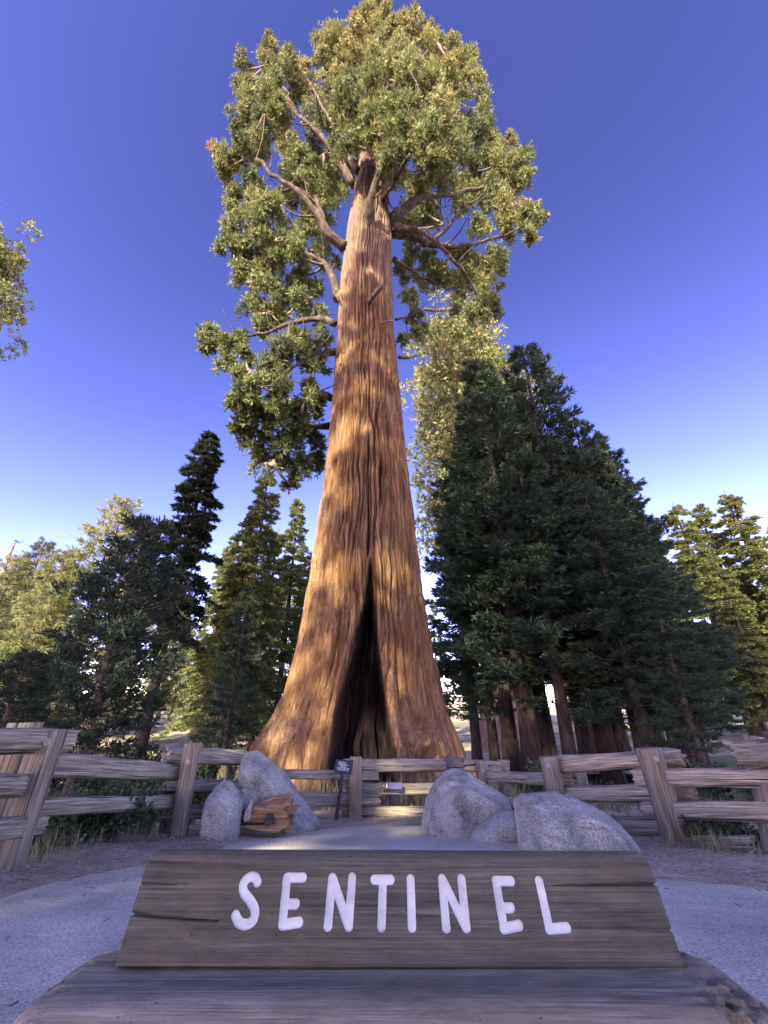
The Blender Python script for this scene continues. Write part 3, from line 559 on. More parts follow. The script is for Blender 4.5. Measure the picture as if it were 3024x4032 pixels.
# ------------------------------------------------------------------ conifers
def conifer(H, h0, Rad, seed, style):
    """returns trunk mesh, branches mesh, crown mesh for a tree standing at its own origin"""
    rg = np.random.default_rng(seed)
    K = 26; z = np.linspace(-0.4, H, K); sway = 0.012 * H * np.stack([fbm(np.stack([z * 0.06 + seed, z * 0, z * 0], -1), 2), fbm(np.stack([z * 0.06, z * 0 + seed, z * 0], -1), 2)], -1) * (z / H)[:, None]
    ax_ = np.column_stack([sway, z])
    rb = H * {'fir': 0.013, 'pine': 0.015, 'young': 0.016, 'old': 0.03, 'open': 0.022}[style]
    tr = rb * (1 - np.clip(z / H, 0, 1)) ** 0.85 + 0.02; tr *= 1 + 0.7 * np.exp(-np.maximum(z, 0) / (rb * 2.2))
    tm = MB(); na_ = 18; K2 = 60; z2 = np.linspace(-0.4, H, K2); a2 = np.linspace(0, 2 * math.pi, na_, endpoint=False)
    AA, ZA = np.meshgrid(a2, z2, indexing='ij')
    RR = np.interp(ZA, z, tr) * (1 + 0.16 * fbm(np.stack([np.cos(AA) * 2.5, np.sin(AA) * 2.5, ZA * 0.35 + seed], -1), 3))
    TVv = np.stack([np.interp(ZA, z, ax_[:, 0]) + RR * np.cos(AA), np.interp(ZA, z, ax_[:, 1]) + RR * np.sin(AA), ZA], -1).reshape(-1, 3)
    i_ = np.arange(na_)[:, None]; j_ = np.arange(K2 - 1)[None]; i3 = (i_ + 1) % na_
    tm.add(TVv, np.stack([i_ * K2 + j_, i3 * K2 + j_, i3 * K2 + j_ + 1, i_ * K2 + j_ + 1], -1).reshape(-1, 4))
    br = MB(); fP, fD, fS, fT = [], [], [], []
    nb = {'fir': int(H * 8.5), 'pine': int(H * 6.5) + 50, 'young': int(H * 7.0), 'old': int(H * 2.2), 'open': int(H * 1.3)}[style]
    for b in range(nb):
        u = (b + rg.random()) / nb
        if style in ('fir', 'young'): u = float(np.clip(u + rg.normal(0, 0.02), 0, 1))
        h = h0 + (H * 0.985 - h0) * u ** 0.95
        q = (H - h) / (H - h0)
        if style == 'fir': L = Rad * (0.09 + 0.94 * q ** 0.7) * rg.uniform(0.45, 1.18); a_, d_ = 0.25 - 0.35 * q, -0.28
        elif style == 'pine': L = Rad * (0.10 + 1.25 * q ** 0.7 * (1 - 0.45 * q)) * rg.uniform(0.55, 1.2); a_, d_ = 0.42 - 0.25 * q, 0.05
        elif style == 'young': L = Rad * (0.07 + 1.1 * q ** 0.75 * (1 - 0.22 * q)) * rg.uniform(0.6, 1.18); a_, d_ = 0.30 - 0.32 * q, 0.06
        else: L = Rad * (0.25 + 1.5 * q ** 0.55 * (1 - 0.5 * q)) * rg.uniform(0.6, 1.15); a_, d_ = 0.3, 0.1
        if style not in ('old', 'open') and q > 0.9 and rg.random() < 0.35: continue
        phi = b * 2.399963 + rg.normal(0, 0.3) if style in ('old', 'open', 'pine') else rg.uniform(0, 6.283)
        e = np.array((math.cos(phi), math.sin(phi), 0)); sdv = np.array((-e[1], e[0], 0))
        o = np.array((np.interp(h, z, ax_[:, 0]), np.interp(h, z, ax_[:, 1]), h))
        t_ = np.linspace(0, 1, 7); bend = rg.normal(0, 0.10)
        BP = o + L * (t_[:, None] * e + (bend * t_ ** 2)[:, None] * sdv + (a_ * t_ + d_ * t_ ** 2)[:, None] * np.array((0, 0, 1.0)))
        r_b = max(0.014, {'old': 0.045, 'open': 0.03, 'fir': 0.011, 'pine': 0.014, 'young': 0.012}[style] * L + 0.01)
        br.tube(BP, np.linspace(r_b, 0.006, 7), 4, False)
        def along(tt_): return np.stack([np.interp(tt_, t_, BP[:, k]) for k in range(3)], -1)
        if style == 'fir':
            n = int(12 + 36 * L); tt_ = rg.uniform(0.12, 1, n) ** 0.8; sg = rg.choice((-1, 1), n)
            w = rg.uniform(0, 1, n) * 0.36 * L * (1.06 - tt_) + 0.03
            p = along(tt_) + sdv * (sg * w)[:, None] + e * (0.5 * w)[:, None] + np.array((0, 0, 1.0)) * (-0.18 * w + rg.normal(0, 0.035 * L ** 0.5, n))[:, None]
            d = unit(e * 0.7 + sdv * (sg * rg.uniform(0.2, 1.0, n))[:, None] + np.array((0, 0, -0.12)))
            s = rg.uniform(0.22, 0.46, n)
        elif style == 'pine':
            n = int(8 + 20 * L); tt_ = 1 - np.abs(rg.normal(0, 0.32, n)); tt_ = np.clip(tt_, 0.15, 1.0)
            p = along(tt_) + rg.normal(0, 0.10 + 0.10 * L, (n, 3)) * np.array((1, 1, 0.6)) * (1.15 - tt_ * 0.6)[:, None]
            d = unit(e * 0.8 + np.array((0, 0, 0.5)) + 0.5 * rg.normal(size=(n, 3))); s = rg.uniform(0.22, 0.42, n)
        elif style == 'young':
            n = int(8 + 22 * L); tt_ = rg.uniform(0.15, 1, n) ** 0.65; sg = rg.normal(0, 1, n)
            w = 0.15 * L * (1.15 - tt_) + 0.06
            p = along(tt_) + sdv * (sg * w)[:, None] + np.array((0, 0, 1.0)) * (rg.normal(0, 0.5, n) * w + 0.3 * w)[:, None]
            d = unit(e * 0.9 + sdv * (0.6 * sg)[:, None] + np.array((0, 0, 0.3))); s = rg.uniform(0.22, 0.5, n)
        else:
            n = 0; p = np.zeros((0, 3)); d = p; s = np.zeros(0)
            for tc in ((0.45, 0.7, 0.95) if style == 'old' else (0.55, 0.95)):
                for _k in range(4 if style == 'old' else 2):
                    c_ = along(np.array([tc]))[0] + rg.normal(0, 0.16 * L + 0.25, 3); rc = rg.uniform(0.45, 1.0)
                    nn = int((44 if style == 'old' else 60) * rc * rc) + 6; uu = unit(rg.normal(size=(nn, 3)) + np.array((0, 0, 0.4)))
                    p = np.vstack([p, c_ + uu * rc * rg.uniform(0.5, 1, (nn, 1))]); d = np.vstack([d, uu]); s = np.concatenate([s, rg.uniform(0.34, 0.62, nn)])
            n = len(p)
        fP.append(p); fD.append(d); fS.append(s); fT.append(np.clip(0.45 + rg.normal(0, 0.12) + rg.normal(0, 0.13, n) + 0.12 * (1 - q), 0, 1))
    kk, spl, wd, fl = {'fir': (3, 0.42, 0.17, 0.35), 'pine': (5, 0.75, 0.085, None), 'young': (4, 0.42, 0.10, None), 'old': (3, 0.5, 0.2, None), 'open': (3, 0.5, 0.25, None)}[style]
    V, Q, tt = sprays(np.concatenate(fP), np.concatenate(fD), np.concatenate(fS), np.concatenate(fT), rg, kk, spl, wd, fl)
    bark = {'fir': 'dark_bark', 'pine': 'pine_bark', 'young': 'dark_bark', 'old': 'pine_bark', 'open': 'pine_bark'}[style]
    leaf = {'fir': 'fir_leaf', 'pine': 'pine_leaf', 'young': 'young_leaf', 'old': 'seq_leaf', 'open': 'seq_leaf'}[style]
    print('conifer', style, H, 'tris', len(Q) * 2)
    return (tm.build('trunk', M[bark], True), br.build('branches', M[bark], True), mesh_np('crown', V, Q, M[leaf], False, {'tint': tt}), H)
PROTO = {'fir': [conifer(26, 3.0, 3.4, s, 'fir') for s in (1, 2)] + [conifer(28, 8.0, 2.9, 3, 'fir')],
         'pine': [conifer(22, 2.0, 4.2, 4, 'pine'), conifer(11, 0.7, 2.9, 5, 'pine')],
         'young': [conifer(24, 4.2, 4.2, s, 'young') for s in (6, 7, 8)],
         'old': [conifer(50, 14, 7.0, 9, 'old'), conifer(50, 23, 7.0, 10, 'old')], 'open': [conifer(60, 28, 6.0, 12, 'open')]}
rt = np.random.default_rng(21)
for st_, vi in (('pine', 1), ('fir', 2)):            # darker needles paint in the shade these trees stand in
    PROTO[st_][vi][2].materials.clear(); PROTO[st_][vi][2].materials.append(M['shaded_needles'])
def place(style, var, x, y, H, label, group=None, name=None, wide=1.0, rz=None, bark=None):
    tm, bm_, cm, h = PROTO[style][var]
    s = H / h
    nm = name or {'fir': 'fir_tree', 'pine': 'pine_tree', 'young': 'young_sequoia', 'old': 'sequoia_tree'}[style]
    t_ = thing(nm, (x, y, float(gz(x, y)) - 0.05), label, 'tree', group, rt.uniform(0, 6.28) if rz is None else rz, (s * wide, s * wide, s))
    obj('trunk', tm, t_); b = obj('branches', bm_, t_); b['kind'] = 'stuff'; c = obj('crown', cm, t_); c['kind'] = 'stuff'
    return t_
def place_px(style, var, px, py_top, d, label, group=None, base=False, **kw):
    """px: pixel column of the top (or of the foot when base) at distance d"""
    _, zt = ray(1512, py_top)
    x = ray(px, 2990 if base else py_top)[0] * d
    H = CZ + zt * d - float(gz(x, d))
    return place(style, var, x, d, H, label, group, **kw)

# grove right of the giant: feet read in the photograph
grove = [(1880, 1950, 31), (1950, 1900, 27), (2015, 1600, 25), (2097, 1420, 23), (2165, 1520, 27), (2247, 1750, 21.5), (2318, 1580, 29), (2392, 1356, 24), (2462, 1700, 25), (2534, 1800, 22), (2610, 1640, 25), (2680, 1720, 28), (2700, 1800, 22), (2770, 1880, 24), (2720, 2030, 19), (2760, 2300, 16.5), (2570, 1900, 19)]
ORD = ['first', 'second', 'third', 'fourth', 'fifth', 'sixth', 'seventh', 'eighth', 'ninth', 'tenth']
for i, (px, pt, d) in enumerate(grove):
    lab = 'young dark sequoia of the shaded grove, its trunk %s along from the giant' % ORD[i] if i < 10 else 'bushy young dark sequoia with low branches at the outer side of the shaded grove'
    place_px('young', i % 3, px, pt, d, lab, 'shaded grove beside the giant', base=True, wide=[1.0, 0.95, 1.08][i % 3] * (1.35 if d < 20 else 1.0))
place_px('old', 0, 1800, 1290, 60, 'tall sunlit yellow-green sequoia rising behind the shaded grove', rz=1.0, wide=0.95)
for i, (px, pt, d) in enumerate([(2648, 1976, 52), (2740, 1985, 60), (2850, 1930, 54), (2960, 2120, 50), (3040, 2060, 58), (2700, 2150, 66), (2800, 2180, 47), (2905, 2230, 57), (3010, 2300, 46)]):
    place_px('fir', i % 2, px, pt, d, 'sunlit pointed fir past the outer end of the shaded grove, %s along from the grove' % ['first', 'third', 'fifth', 'seventh', 'ninth', 'second', 'fourth', 'sixth', 'eighth'][i], 'sunlit firs past the grove', wide=1.3)
# left side
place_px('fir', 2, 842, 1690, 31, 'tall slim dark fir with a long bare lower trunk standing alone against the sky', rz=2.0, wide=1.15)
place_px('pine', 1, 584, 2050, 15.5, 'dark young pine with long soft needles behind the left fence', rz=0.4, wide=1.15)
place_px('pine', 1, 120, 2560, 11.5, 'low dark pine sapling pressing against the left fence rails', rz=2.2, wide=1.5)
place_px('pine', 0, 502, 1960, 48, 'broad sunlit pine with a yellow-green top beyond the young dark pine', rz=0.3, wide=1.15)
place_px('pine', 0, 270, 2180, 44, 'half-shaded pine with a dull olive crown left of the broad sunlit pine', rz=2.6, wide=1.2)
place_px('fir', 0, 612, 2040, 56, 'pale sunlit fir tip showing between the dark pine and the slim dark fir', rz=3.6)
for i, (px, pt, d) in enumerate([(180, 2130, 62), (75, 2190, 56), (-40, 2180, 50)]):
    place_px('pine', 0, px, pt, d, 'sunlit yellow-green pine at the far left beside the bleached snag', 'sunlit pines beside the snag', wide=1.1)
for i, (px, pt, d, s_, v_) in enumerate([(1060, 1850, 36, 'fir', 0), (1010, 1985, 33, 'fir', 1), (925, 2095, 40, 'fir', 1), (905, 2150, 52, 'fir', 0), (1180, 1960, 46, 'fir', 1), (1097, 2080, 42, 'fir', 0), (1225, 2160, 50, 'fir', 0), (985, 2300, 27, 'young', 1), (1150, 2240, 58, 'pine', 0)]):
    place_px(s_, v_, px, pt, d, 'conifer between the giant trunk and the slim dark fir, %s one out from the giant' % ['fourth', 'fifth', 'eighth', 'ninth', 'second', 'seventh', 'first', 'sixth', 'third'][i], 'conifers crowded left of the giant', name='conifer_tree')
place('old', 1, -70.5, 40, 76, 'huge sunlit sequoia whose branches reach in at the left edge of the view', rz=0.8, wide=1.0)
# bleached snag
sg = at(63, 2125, 60); sx, sy = float(sg[0]), 60.0; sz = float(gz(sx, sy))
snag = thing('dead_snag', (sx, sy, sz), 'bleached dead snag with bare crooked limbs among the far pines', 'tree')
mb = MB(); Hs = sg[2] - sz; mb.tube(spline([(0, 0, 0), (0.3, 0, Hs * 0.5), (0, 0, Hs)], 16), np.linspace(0.7, 0.15, 16), 9); obj('trunk', mb.build('trunk', M['dead_wood'], True), snag)
for k in range(11):
    h = Hs * (0.55 + 0.44 * k / 10); a_ = k * 2.4 + 2.8; L = 3.2 - 0.15 * k
    e = np.array((math.cos(a_), math.sin(a_), 0)); mb = MB()
    mb.tube(spline([(0, 0, h), e * L * 0.5 + (0, 0, h + 0.1 * L), e * L + (0, 0, h + 0.45 * L)], 8), np.linspace(0.16, 0.04, 8), 6); obj('limb', mb.build('limb', M['dead_wood'], True), snag)
# distant forest
rf = np.random.default_rng(77)
for k in range(64):
    d = rf.uniform(66, 150); px = rf.uniform(-250, 3250)
    x = ray(px, 2800)[0] * d; H = rf.uniform(20, 34)
    if 1000 < px < 2500: H = rf.uniform(16, 24)
    place(*(('fir', int(rf.integers(0, 2))) if rf.random() < 0.6 else ('pine', 0)), x, d, H, 'far conifer in the distant forest behind the near trees', 'distant forest', name='distant_conifer')

# trees behind the viewer, on the sunny side: they cast the shade the photograph shows
def shade(style, var, x, y, H, wide=1.0):
    place(style, var, x, y, H, 'tall conifer on the sunny side of the path that shades the foreground', 'shade trees on the sunny side', name='shade_tree', wide=wide)
for x, y, H, v_ in [(-36, -31, 30, 0), (-31, -30, 38, 1), (-26.5, -32, 38, 2), (-22, -30, 27, 0), (-17.5, -31, 25, 1), (-13, -31, 26, 2), (-6.3, -31, 26, 0), (-2, -30, 28, 1), (3, -31, 30, 2), (8, -30, 30, 0)]:
    shade('young', v_, x, y, H, 1.1)
for x, y, H, v_ in [(-5.5, -36, 60, 0), (-1.0, -37, 62, 1), (3.5, -36, 60, 2), (8.5, -36, 58, 1), (-37, -36, 62, 1)]:
    shade('young', v_, x, y, H, 0.85)
for x, y, H, v_, w_ in [(-10.8, -36, 66, 2, 0.8)]:
    shade('fir', v_, x, y, H, w_)
shade('open', 0, -19.3, -41, 62, 0.8)

# ------------------------------------------------------------------ timber
def timber(name, A_, B_, wa, ha, wb, hb, mat, parent, pinv, seed, square=0.35, rough=0.12, split=0.0, n=18, K=34, ragged=0.03, twist=0.0):
    """a hewn length of wood from A_ to B_: local X runs along it"""
    A_ = np.asarray(A_, float); B_ = np.asarray(B_, float); L = float(np.linalg.norm(B_ - A_)); ex = (B_ - A_) / L
    up = np.array((0, 0, 1.0)) if abs(ex[2]) < 0.8 else np.array((0, -1.0, 0))
    ey = unit(np.cross(up, ex)); ez = np.cross(ex, ey)
    th = np.linspace(0, 2 * math.pi, n, endpoint=False) + 0.001
    tk = np.linspace(0, 1, K); TH, TK = np.meshgrid(th, tk, indexing='ij')
    p = 2 + 10 * square
    c_, s_ = np.cos(TH), np.sin(TH); rs = (np.abs(c_) ** p + np.abs(s_) ** p) ** (-1 / p)
    W = wa + (wb - wa) * TK; Hh = ha + (hb - ha) * TK
    q = np.stack([np.cos(TH) * 1.4, np.sin(TH) * 1.4, TK * L * 0.55 + seed * 7.7], -1)
    f = 1 + rough * 1.7 * fbm(q, 3) + rough * 0.8 * fbm(np.stack([np.cos(TH) * 4.5, np.sin(TH) * 4.5, TK * L * 0.5 + seed * 3.1], -1), 2)
    f -= rough * 0.9 * np.clip(1 - np.abs(noise(np.stack([np.cos(TH) * 5.5, np.sin(TH) * 5.5, TK * L * 0.45 + seed * 1.9], -1))) * 6, 0, 1)
    if split: f -= split * np.clip(1 - np.abs(noise(np.stack([np.cos(TH) * 3.2, np.sin(TH) * 3.2, TK * L * 0.35 + seed], -1))) * 5, 0, 1) ** 2
    yy = c_ * rs * W / 2 * f; zz_ = s_ * rs * Hh / 2 * f
    sag = 0.05 * wa * np.sin(TK * math.pi) + 0.3 * wa * rough * 2 * fbm(np.stack([TK * L * 0.6, TK * 0 + seed, TK * 0], -1), 2)
    xx = TK * L + ragged * (noise(np.stack([c_ * 3, s_ * 3, TK * 0 + seed], -1))) * np.where(TK < 0.5, 1 - np.minimum(TK * 8, 1), np.maximum(TK * 8 - 7, 0)) * 2
    V = np.stack([xx, yy, zz_ + sag], -1).reshape(-1, 3)
    i = np.arange(n)[:, None]; j = np.arange(K - 1)[None]; i2 = (i + 1) % n
    Q = np.stack([i * K + j, i * K + j + 1, i2 * K + j + 1, i2 * K + j], -1).reshape(-1, 4)
    Vc = np.array([V.reshape(n, K, 3)[:, 0].mean(0), V.reshape(n, K, 3)[:, -1].mean(0)]); V = np.vstack([V, Vc]); c0 = n * K
    ia = np.arange(n); ib = (ia + 1) % n
    T3 = np.vstack([np.stack([np.full(n, c0), ia * K, ib * K], -1), np.stack([np.full(n, c0 + 1), ib * K + K - 1, ia * K + K - 1], -1)])
    me = mesh_np(name, V, [Q, T3], mat, True); me.polygons.foreach_set('use_smooth', np.concatenate([np.full(len(Q), True), np.full(len(T3), False)]))
    o = bpy.data.objects.new(name, me); COL.objects.link(o)
    mw = Matrix(((ex[0], ey[0], ez[0], A_[0]), (ex[1], ey[1], ez[1], A_[1]), (ex[2], ey[2], ez[2], A_[2]), (0, 0, 0, 1)))
    o.parent = parent; o.matrix_parent_inverse = pinv; o.matrix_basis = mw
    return o
def flat_edges(o, deg=32):
    pass
def pinv_of(loc): return Matrix.Translation(Vector(loc)).inverted()
def zc_of(y, py):
    v = (py - 2016) / FPX; return y / (_cp + v * _sp)

def nut_mesh():
    b = MB(); th = np.arange(6) * math.pi / 3
    b.tube([(0, 0, 0), (0, 0, 0.004)], 0.034, 14); b.tube([(0, 0, 0.004), (0, 0, 0.02)], 0.02, 6); b.tube([(0, 0, 0.02), (0, 0, 0.034)], 0.011, 8)
    return b.build('bolt', M['steel'])
NUT = nut_mesh()
def bolt(P, parent, pinv):
    o = bpy.data.objects.new('bolt', NUT); COL.objects.link(o); o.parent = parent; o.matrix_parent_inverse = pinv
    o.matrix_basis = Matrix.Translation(Vector(P)) @ Vector((P[0] * -0.1, -1, 0.0)).to_track_quat('Z', 'Y').to_matrix().to_4x4()
def fence_section(label, loc, posts, rails):
    f = thing('split_rail_fence', loc, label, 'fence', None); pi = pinv_of(loc)
    for k, (tx, ty, bx, by, d, wpx, mat, bolts) in enumerate(posts):
        Tp = at(tx, ty, d); Bp = at(bx, by, d); zg = float(gz(Bp[0], d)); s_ = (Tp[2] - zg + 0.12) / (Tp[2] - Bp[2]); Bp = Tp + (Bp - Tp) * s_
        w = wpx / FPX * zc_of(d, ty)
        timber('post', Bp, Tp, w, w * 0.85, w, w * 0.85, M[mat], f, pi, 40 + k + loc[0], 0.75, 0.035, 0.05, 20, 26, 0.008)
        for (fx, fy) in bolts:
            Q = Bp + (Tp - Bp) * fy + np.array((fx * w, -w * 0.44 - 0.005, 0)); bolt(Q, f, pi)
    for k, r in enumerate(rails):
        ax_, ay_, ta, da, bx, by, tb, db = r[:8]; mt = r[8] if len(r) > 8 else 'rail'
        Aq = at(ax_, ay_, da); Bq = at(bx, by, db); ha = ta / FPX * zc_of(da, ay_); hb = tb / FPX * zc_of(db, by)
        timber('rail', Aq, Bq, ha * 0.85, ha, hb * 0.85, hb, M[mt], f, pi, 7 * k + 3 + loc[0] * 2, 0.22, 0.15, 0.16, 36, 52, 0.06)
    return f
s1 = 0.6028
def c1(x, y): return x * s1, 2800 + y * s1
def c2(x, y): return 700 + x * s1, 2800 + y * s1
def c3(x, y): return 1500 + x * 0.5425, 2800 + y * 0.5425
def c4(x, y): return 2100 + x * 0.557, 2800 + y * 0.557
def RL(c, xa, ya, ta, da, xb, yb, tb, db, cb=None, mt='rail'):
    k = {c1: s1, c2: s1, c3: 0.5425, c4: 0.557}; cb = cb or c
    return (*c(xa, ya), ta * k[c], da, *cb(xb, yb), tb * k[cb], db, mt)
left_posts = [
    (*c1(338, 120), *c1(10, 1090), 4.62, 98, 'post', [(0.3, 0.92), (0.0, 0.06)]),
    (*c1(172, 75), *c1(-95, 900), 5.05, 100, 'post', []),
    (*c1(1262, 210), *c1(1165, 830), 7.05, 55, 'post', [(0.0, 0.82), (0.05, 0.06)]),
    (*c1(1085, 740), *c1(1060, 840), 7.6, 62, 'post', []) if False else (*c1(1200, 225), *c1(1085, 800), 7.6, 52, 'post', []),
    (*c2(305, 300), *c2(270, 640), 9.0, 40, 'post', [(0.0, 0.68)]),
    (*c2(1163, 298), *c2(1160, 712), 10.2, 46, 'yellow_post', [(-0.35, 0.88)]),
]
left_rails = [
    RL(c1, -260, 195, 160, 3.7, 447, 195, 130, 4.95), RL(c1, -260, 505, 150, 3.7, 283, 492, 120, 4.95), RL(c1, -260, 800, 140, 3.7, 262, 752, 110, 4.95),
    RL(c1, 255, 362, 150, 4.86, 1190, 405, 88, 7.3), RL(c1, 150, 632, 108, 4.86, 1165, 590, 74, 7.3),
    RL(c1, 1082, 285, 92, 7.25, 1640, 318, 84, 9.2), RL(c1, 1030, 492, 76, 7.25, 1640, 498, 74, 9.2), RL(c1, 978, 668, 82, 7.25, 1640, 650, 66, 9.2),
    RL(c2, 380, 412, 62, 9.2, 1305, 424, 50, 10.55), RL(c2, 380, 590, 80, 9.2, 1308, 577, 74, 10.55),
]
fence_section('weathered grey split-rail fence left of the small dark sign', tuple(on_ground(*c1(1165, 830))), left_posts, left_rails)
right_posts = [
    (*c3(730, 356), *c3(745, 700), 10.7, 42, 'post', [(0.0, 0.84)]),
    (*c3(890, 354), *c3(905, 690), 11.1, 42, 'post', [(0.2, 0.86)]),
    (*c3(1213, 330), *c3(1285, 720), 7.9, 60, 'post', [(-0.25, 0.9)]),
    (*c3(1420, 440), *c3(1480, 720), 8.35, 58, 'post', []),
    (*c4(808, 262), *c4(1035, 1015), 6.35, 78, 'post', [(0.0, 0.9)]),
    (*c4(925, 260), *c4(1120, 960), 6.8, 70, 'post', []),
    (*c4(1600, 190), *c4(1760, 1060), 5.5, 90, 'post', []),
]
right_rails = [
    RL(c2, 1085, 352, 78, 10.45, 870, 405, 68, 10.95, c3), RL(c2, 1082, 505, 72, 10.45, 800, 575, 70, 10.9, c3), RL(c2, 1068, 652, 62, 10.4, 800, 745, 66, 10.85, c3),
    RL(c3, 482, 372, 84, 10.35, 600, 380, 60, 10.2, None, 'dark_wood'),
    RL(c3, 760, 484, 78, 10.8, 1400, 500, 72, 8.05), RL(c3, 760, 660, 70, 10.8, 1400, 700, 72, 8.05),
    RL(c4, 160, 385, 110, 8.1, 1052, 332, 100, 6.45), RL(c4, 180, 595, 98, 8.1, 1142, 592, 108, 6.45), RL(c4, 300, 810, 100, 8.1, 1252, 832, 112, 6.4),
    RL(c4, 728, 468, 112, 6.62, 1780, 478, 128, 5.3), RL(c4, 788, 700, 100, 6.62, 1780, 722, 130, 5.3), RL(c4, 845, 925, 62, 6.7, 1560, 930, 90, 5.6),
    RL(c4, 1492, 312, 170, 5.25, 2150, 290, 190, 3.9),
]
fence_section('weathered grey split-rail fence from the yellowed post rightwards past the boulders', tuple(on_ground(*c4(1035, 1015))), right_posts, right_rails)
# small far fence seen through the grove
fl_ = at(2390, 3060, 24.0); floc = (float(fl_[0]), 24.0, float(gz(fl_[0], 24.0)))
ff = thing('rail_fence', floc, 'short pale rail fence in the sun beyond the shaded grove', 'fence'); pi = pinv_of(floc)
for k, dx in enumerate((-1.6, 1.6)):
    timber('post', (floc[0] + dx, 24.0, floc[2] - 0.2), (floc[0] + dx, 24.0, floc[2] + 1.1), 0.2, 0.2, 0.2, 0.2, M['rail'], ff, pi, 90 + k, 0.6, 0.05, 0, 10, 8)
for k, dz in enumerate((0.35, 0.9)):
    timber('rail', (floc[0] - 2.0, 23.85, floc[2] + dz), (floc[0] + 2.0, 23.85, floc[2] + dz), 0.14, 0.16, 0.14, 0.16, M['rail'], ff, pi, 95 + k, 0.2, 0.12, 0, 10, 14)

# ------------------------------------------------------------------ boulders
def boulder(name, outline, c, d, thick, label, seed, p=14, amp=0.035, cracks=()):
    """outline: crop pixels of the silhouette; d: distance of its middle; thick: half depth in metres"""
    O = np.array([at(*c(x, y), d) for x, y in outline]); C = O.mean(0)
    pts = [C + (o - C) * np.array((1, 1, 1)) for o in O]
    for kf, sh in ((0.62, -1), (0.62, 1), (0.85, -0.6), (0.85, 0.6)):
        pts += [C + (o - C) * kf + np.array((0, sh * thick, -0.04 * (sh < 0))) for o in O]
    pts = np.array(pts)
    pts = np.vstack([pts, [[q[0], q[1], C[2] - (C[2] - O[:, 2].min()) * 1.25] for q in pts[::3]]])
    bm = bmesh.new(); vs_ = [bm.verts.new(q) for q in pts]
    res = bmesh.ops.convex_hull(bm, input=vs_); bm.normal_update()
    N = []; dst = []
    for fc in bm.faces:
        nrm = np.array(fc.normal); dd_ = float(np.dot(nrm, np.array(fc.verts[0].co) - C))
        if dd_ < 0: nrm, dd_ = -nrm, -dd_
        N.append(nrm); dst.append(max(dd_, 0.03))
    bm.free(); N = np.array(N); dst = np.array(dst)
    bm = bmesh.new(); bmesh.ops.create_icosphere(bm, subdivisions=5 if thick < 0.4 else 6, radius=1.0)
    U = np.array([v.co[:] for v in bm.verts]); Fi = np.array([[v.index for v in f_.verts] for f_ in bm.faces]); bm.free()
    dots = np.maximum(U @ N.T, 0) / dst
    r = (np.max(dots, 1) ** -1)
    r2 = (np.sum(dots ** p, 1)) ** (-1 / p)
    r = 0.5 * r + 0.5 * r2 * 1.06
    size = r.mean()
    Vv = U * r[:, None]
    f = fbm(Vv * (1.6 / size) + seed, 3) * 0.085 * size + fbm(Vv * (5 / size) + seed, 3) * 0.03 * size + amp * 0.3 * size * fbm(Vv * (22 / size) + seed, 2)
    cr = np.clip(1 - np.abs(noise(Vv * np.array((0.9, 0.9, 2.0)) / size + seed * 3.3)) * 14, 0, 1) * (noise(Vv * 1.1 / size + seed * 1.7) > 0.12)
    f -= 0.06 * size * cr
    Vv = Vv + U * f[:, None]
    o = obj(name, mesh_np(name, Vv, Fi, M['granite'], True), None, tuple(C))
    return tag(o, label, 'boulder')
boulder('boulder', [(160, 800), (190, 560), (240, 490), (300, 447), (345, 455), (378, 520), (425, 580), (415, 650), (370, 790), (300, 830), (200, 825)], c2, 7.1, 0.34, 'small upright granite boulder between the fence post and the leaning wedge rock', 2.1)
boulder('boulder', [(412, 300), (440, 268), (520, 250), (560, 285), (640, 345), (700, 420), (770, 520), (840, 630), (940, 750), (860, 772), (700, 775), (520, 730), (440, 600), (415, 450)], c2, 8.2, 0.5, 'tall leaning wedge-shaped granite boulder with a capped top behind the golden log', 5.4)
boulder('boulder', [(285, 850), (300, 690), (345, 560), (430, 450), (500, 418), (590, 425), (720, 480), (830, 550), (930, 630), (965, 720), (900, 830), (640, 915), (470, 900)], c3, 7.7, 0.7, 'large rounded granite boulder with a straight crack in front of the right fence', 8.3)
boulder('boulder', [(645, 910), (740, 810), (850, 745), (970, 720), (1010, 800), (1000, 900), (880, 955), (740, 950)], c3, 6.9, 0.3, 'low sloping granite slab tucked between the two big boulders', 3.7)
boulder('boulder', [(960, 640), (1010, 600), (1240, 573), (1370, 595), (1530, 680), (1690, 760), (1830, 900), (1880, 990), (1700, 1060), (1400, 1060), (1090, 1010), (985, 850), (955, 740)], c3, 6.0, 0.55, 'broad low speckled granite boulder nearest the sloping fence post on the right', 6.6)

# ------------------------------------------------------------------ golden log chunk beside the wedge rock
lp = on_ground(*c2(600, 780)); lp[1] = 7.45; lloc = (float(at(*c2(600, 760), 7.45)[0]), 7.45, float(gz(0, 7.45)))
lg = thing('log_chunk', lloc, 'torn golden-brown log chunk with a dark knot lying against the wedge rock', 'log'); pi = pinv_of(lloc)
La, Lb = at(*c2(430, 700), 7.45), at(*c2(715, 690), 7.35)
timber('body', La, Lb, 0.34, 0.20, 0.42, 0.46, M['log_wood'], lg, pi, 11, 0.0, 0.42, 0.5, 56, 50, 0.22)
timber('splintered_end', at(*c2(640, 680), 7.3), at(*c2(720, 610), 7.3), 0.12, 0.10, 0.22, 0.12, M['log_wood'], lg, pi, 13, 0.1, 0.3, 0.35, 26, 22, 0.12)
timber('branch_stub', at(*c2(505, 640), 7.3), at(*c2(625, 655), 7.25), 0.10, 0.07, 0.09, 0.08, M['log_wood'], lg, pi, 15, 0.1, 0.25, 0.3, 20, 18, 0.06)
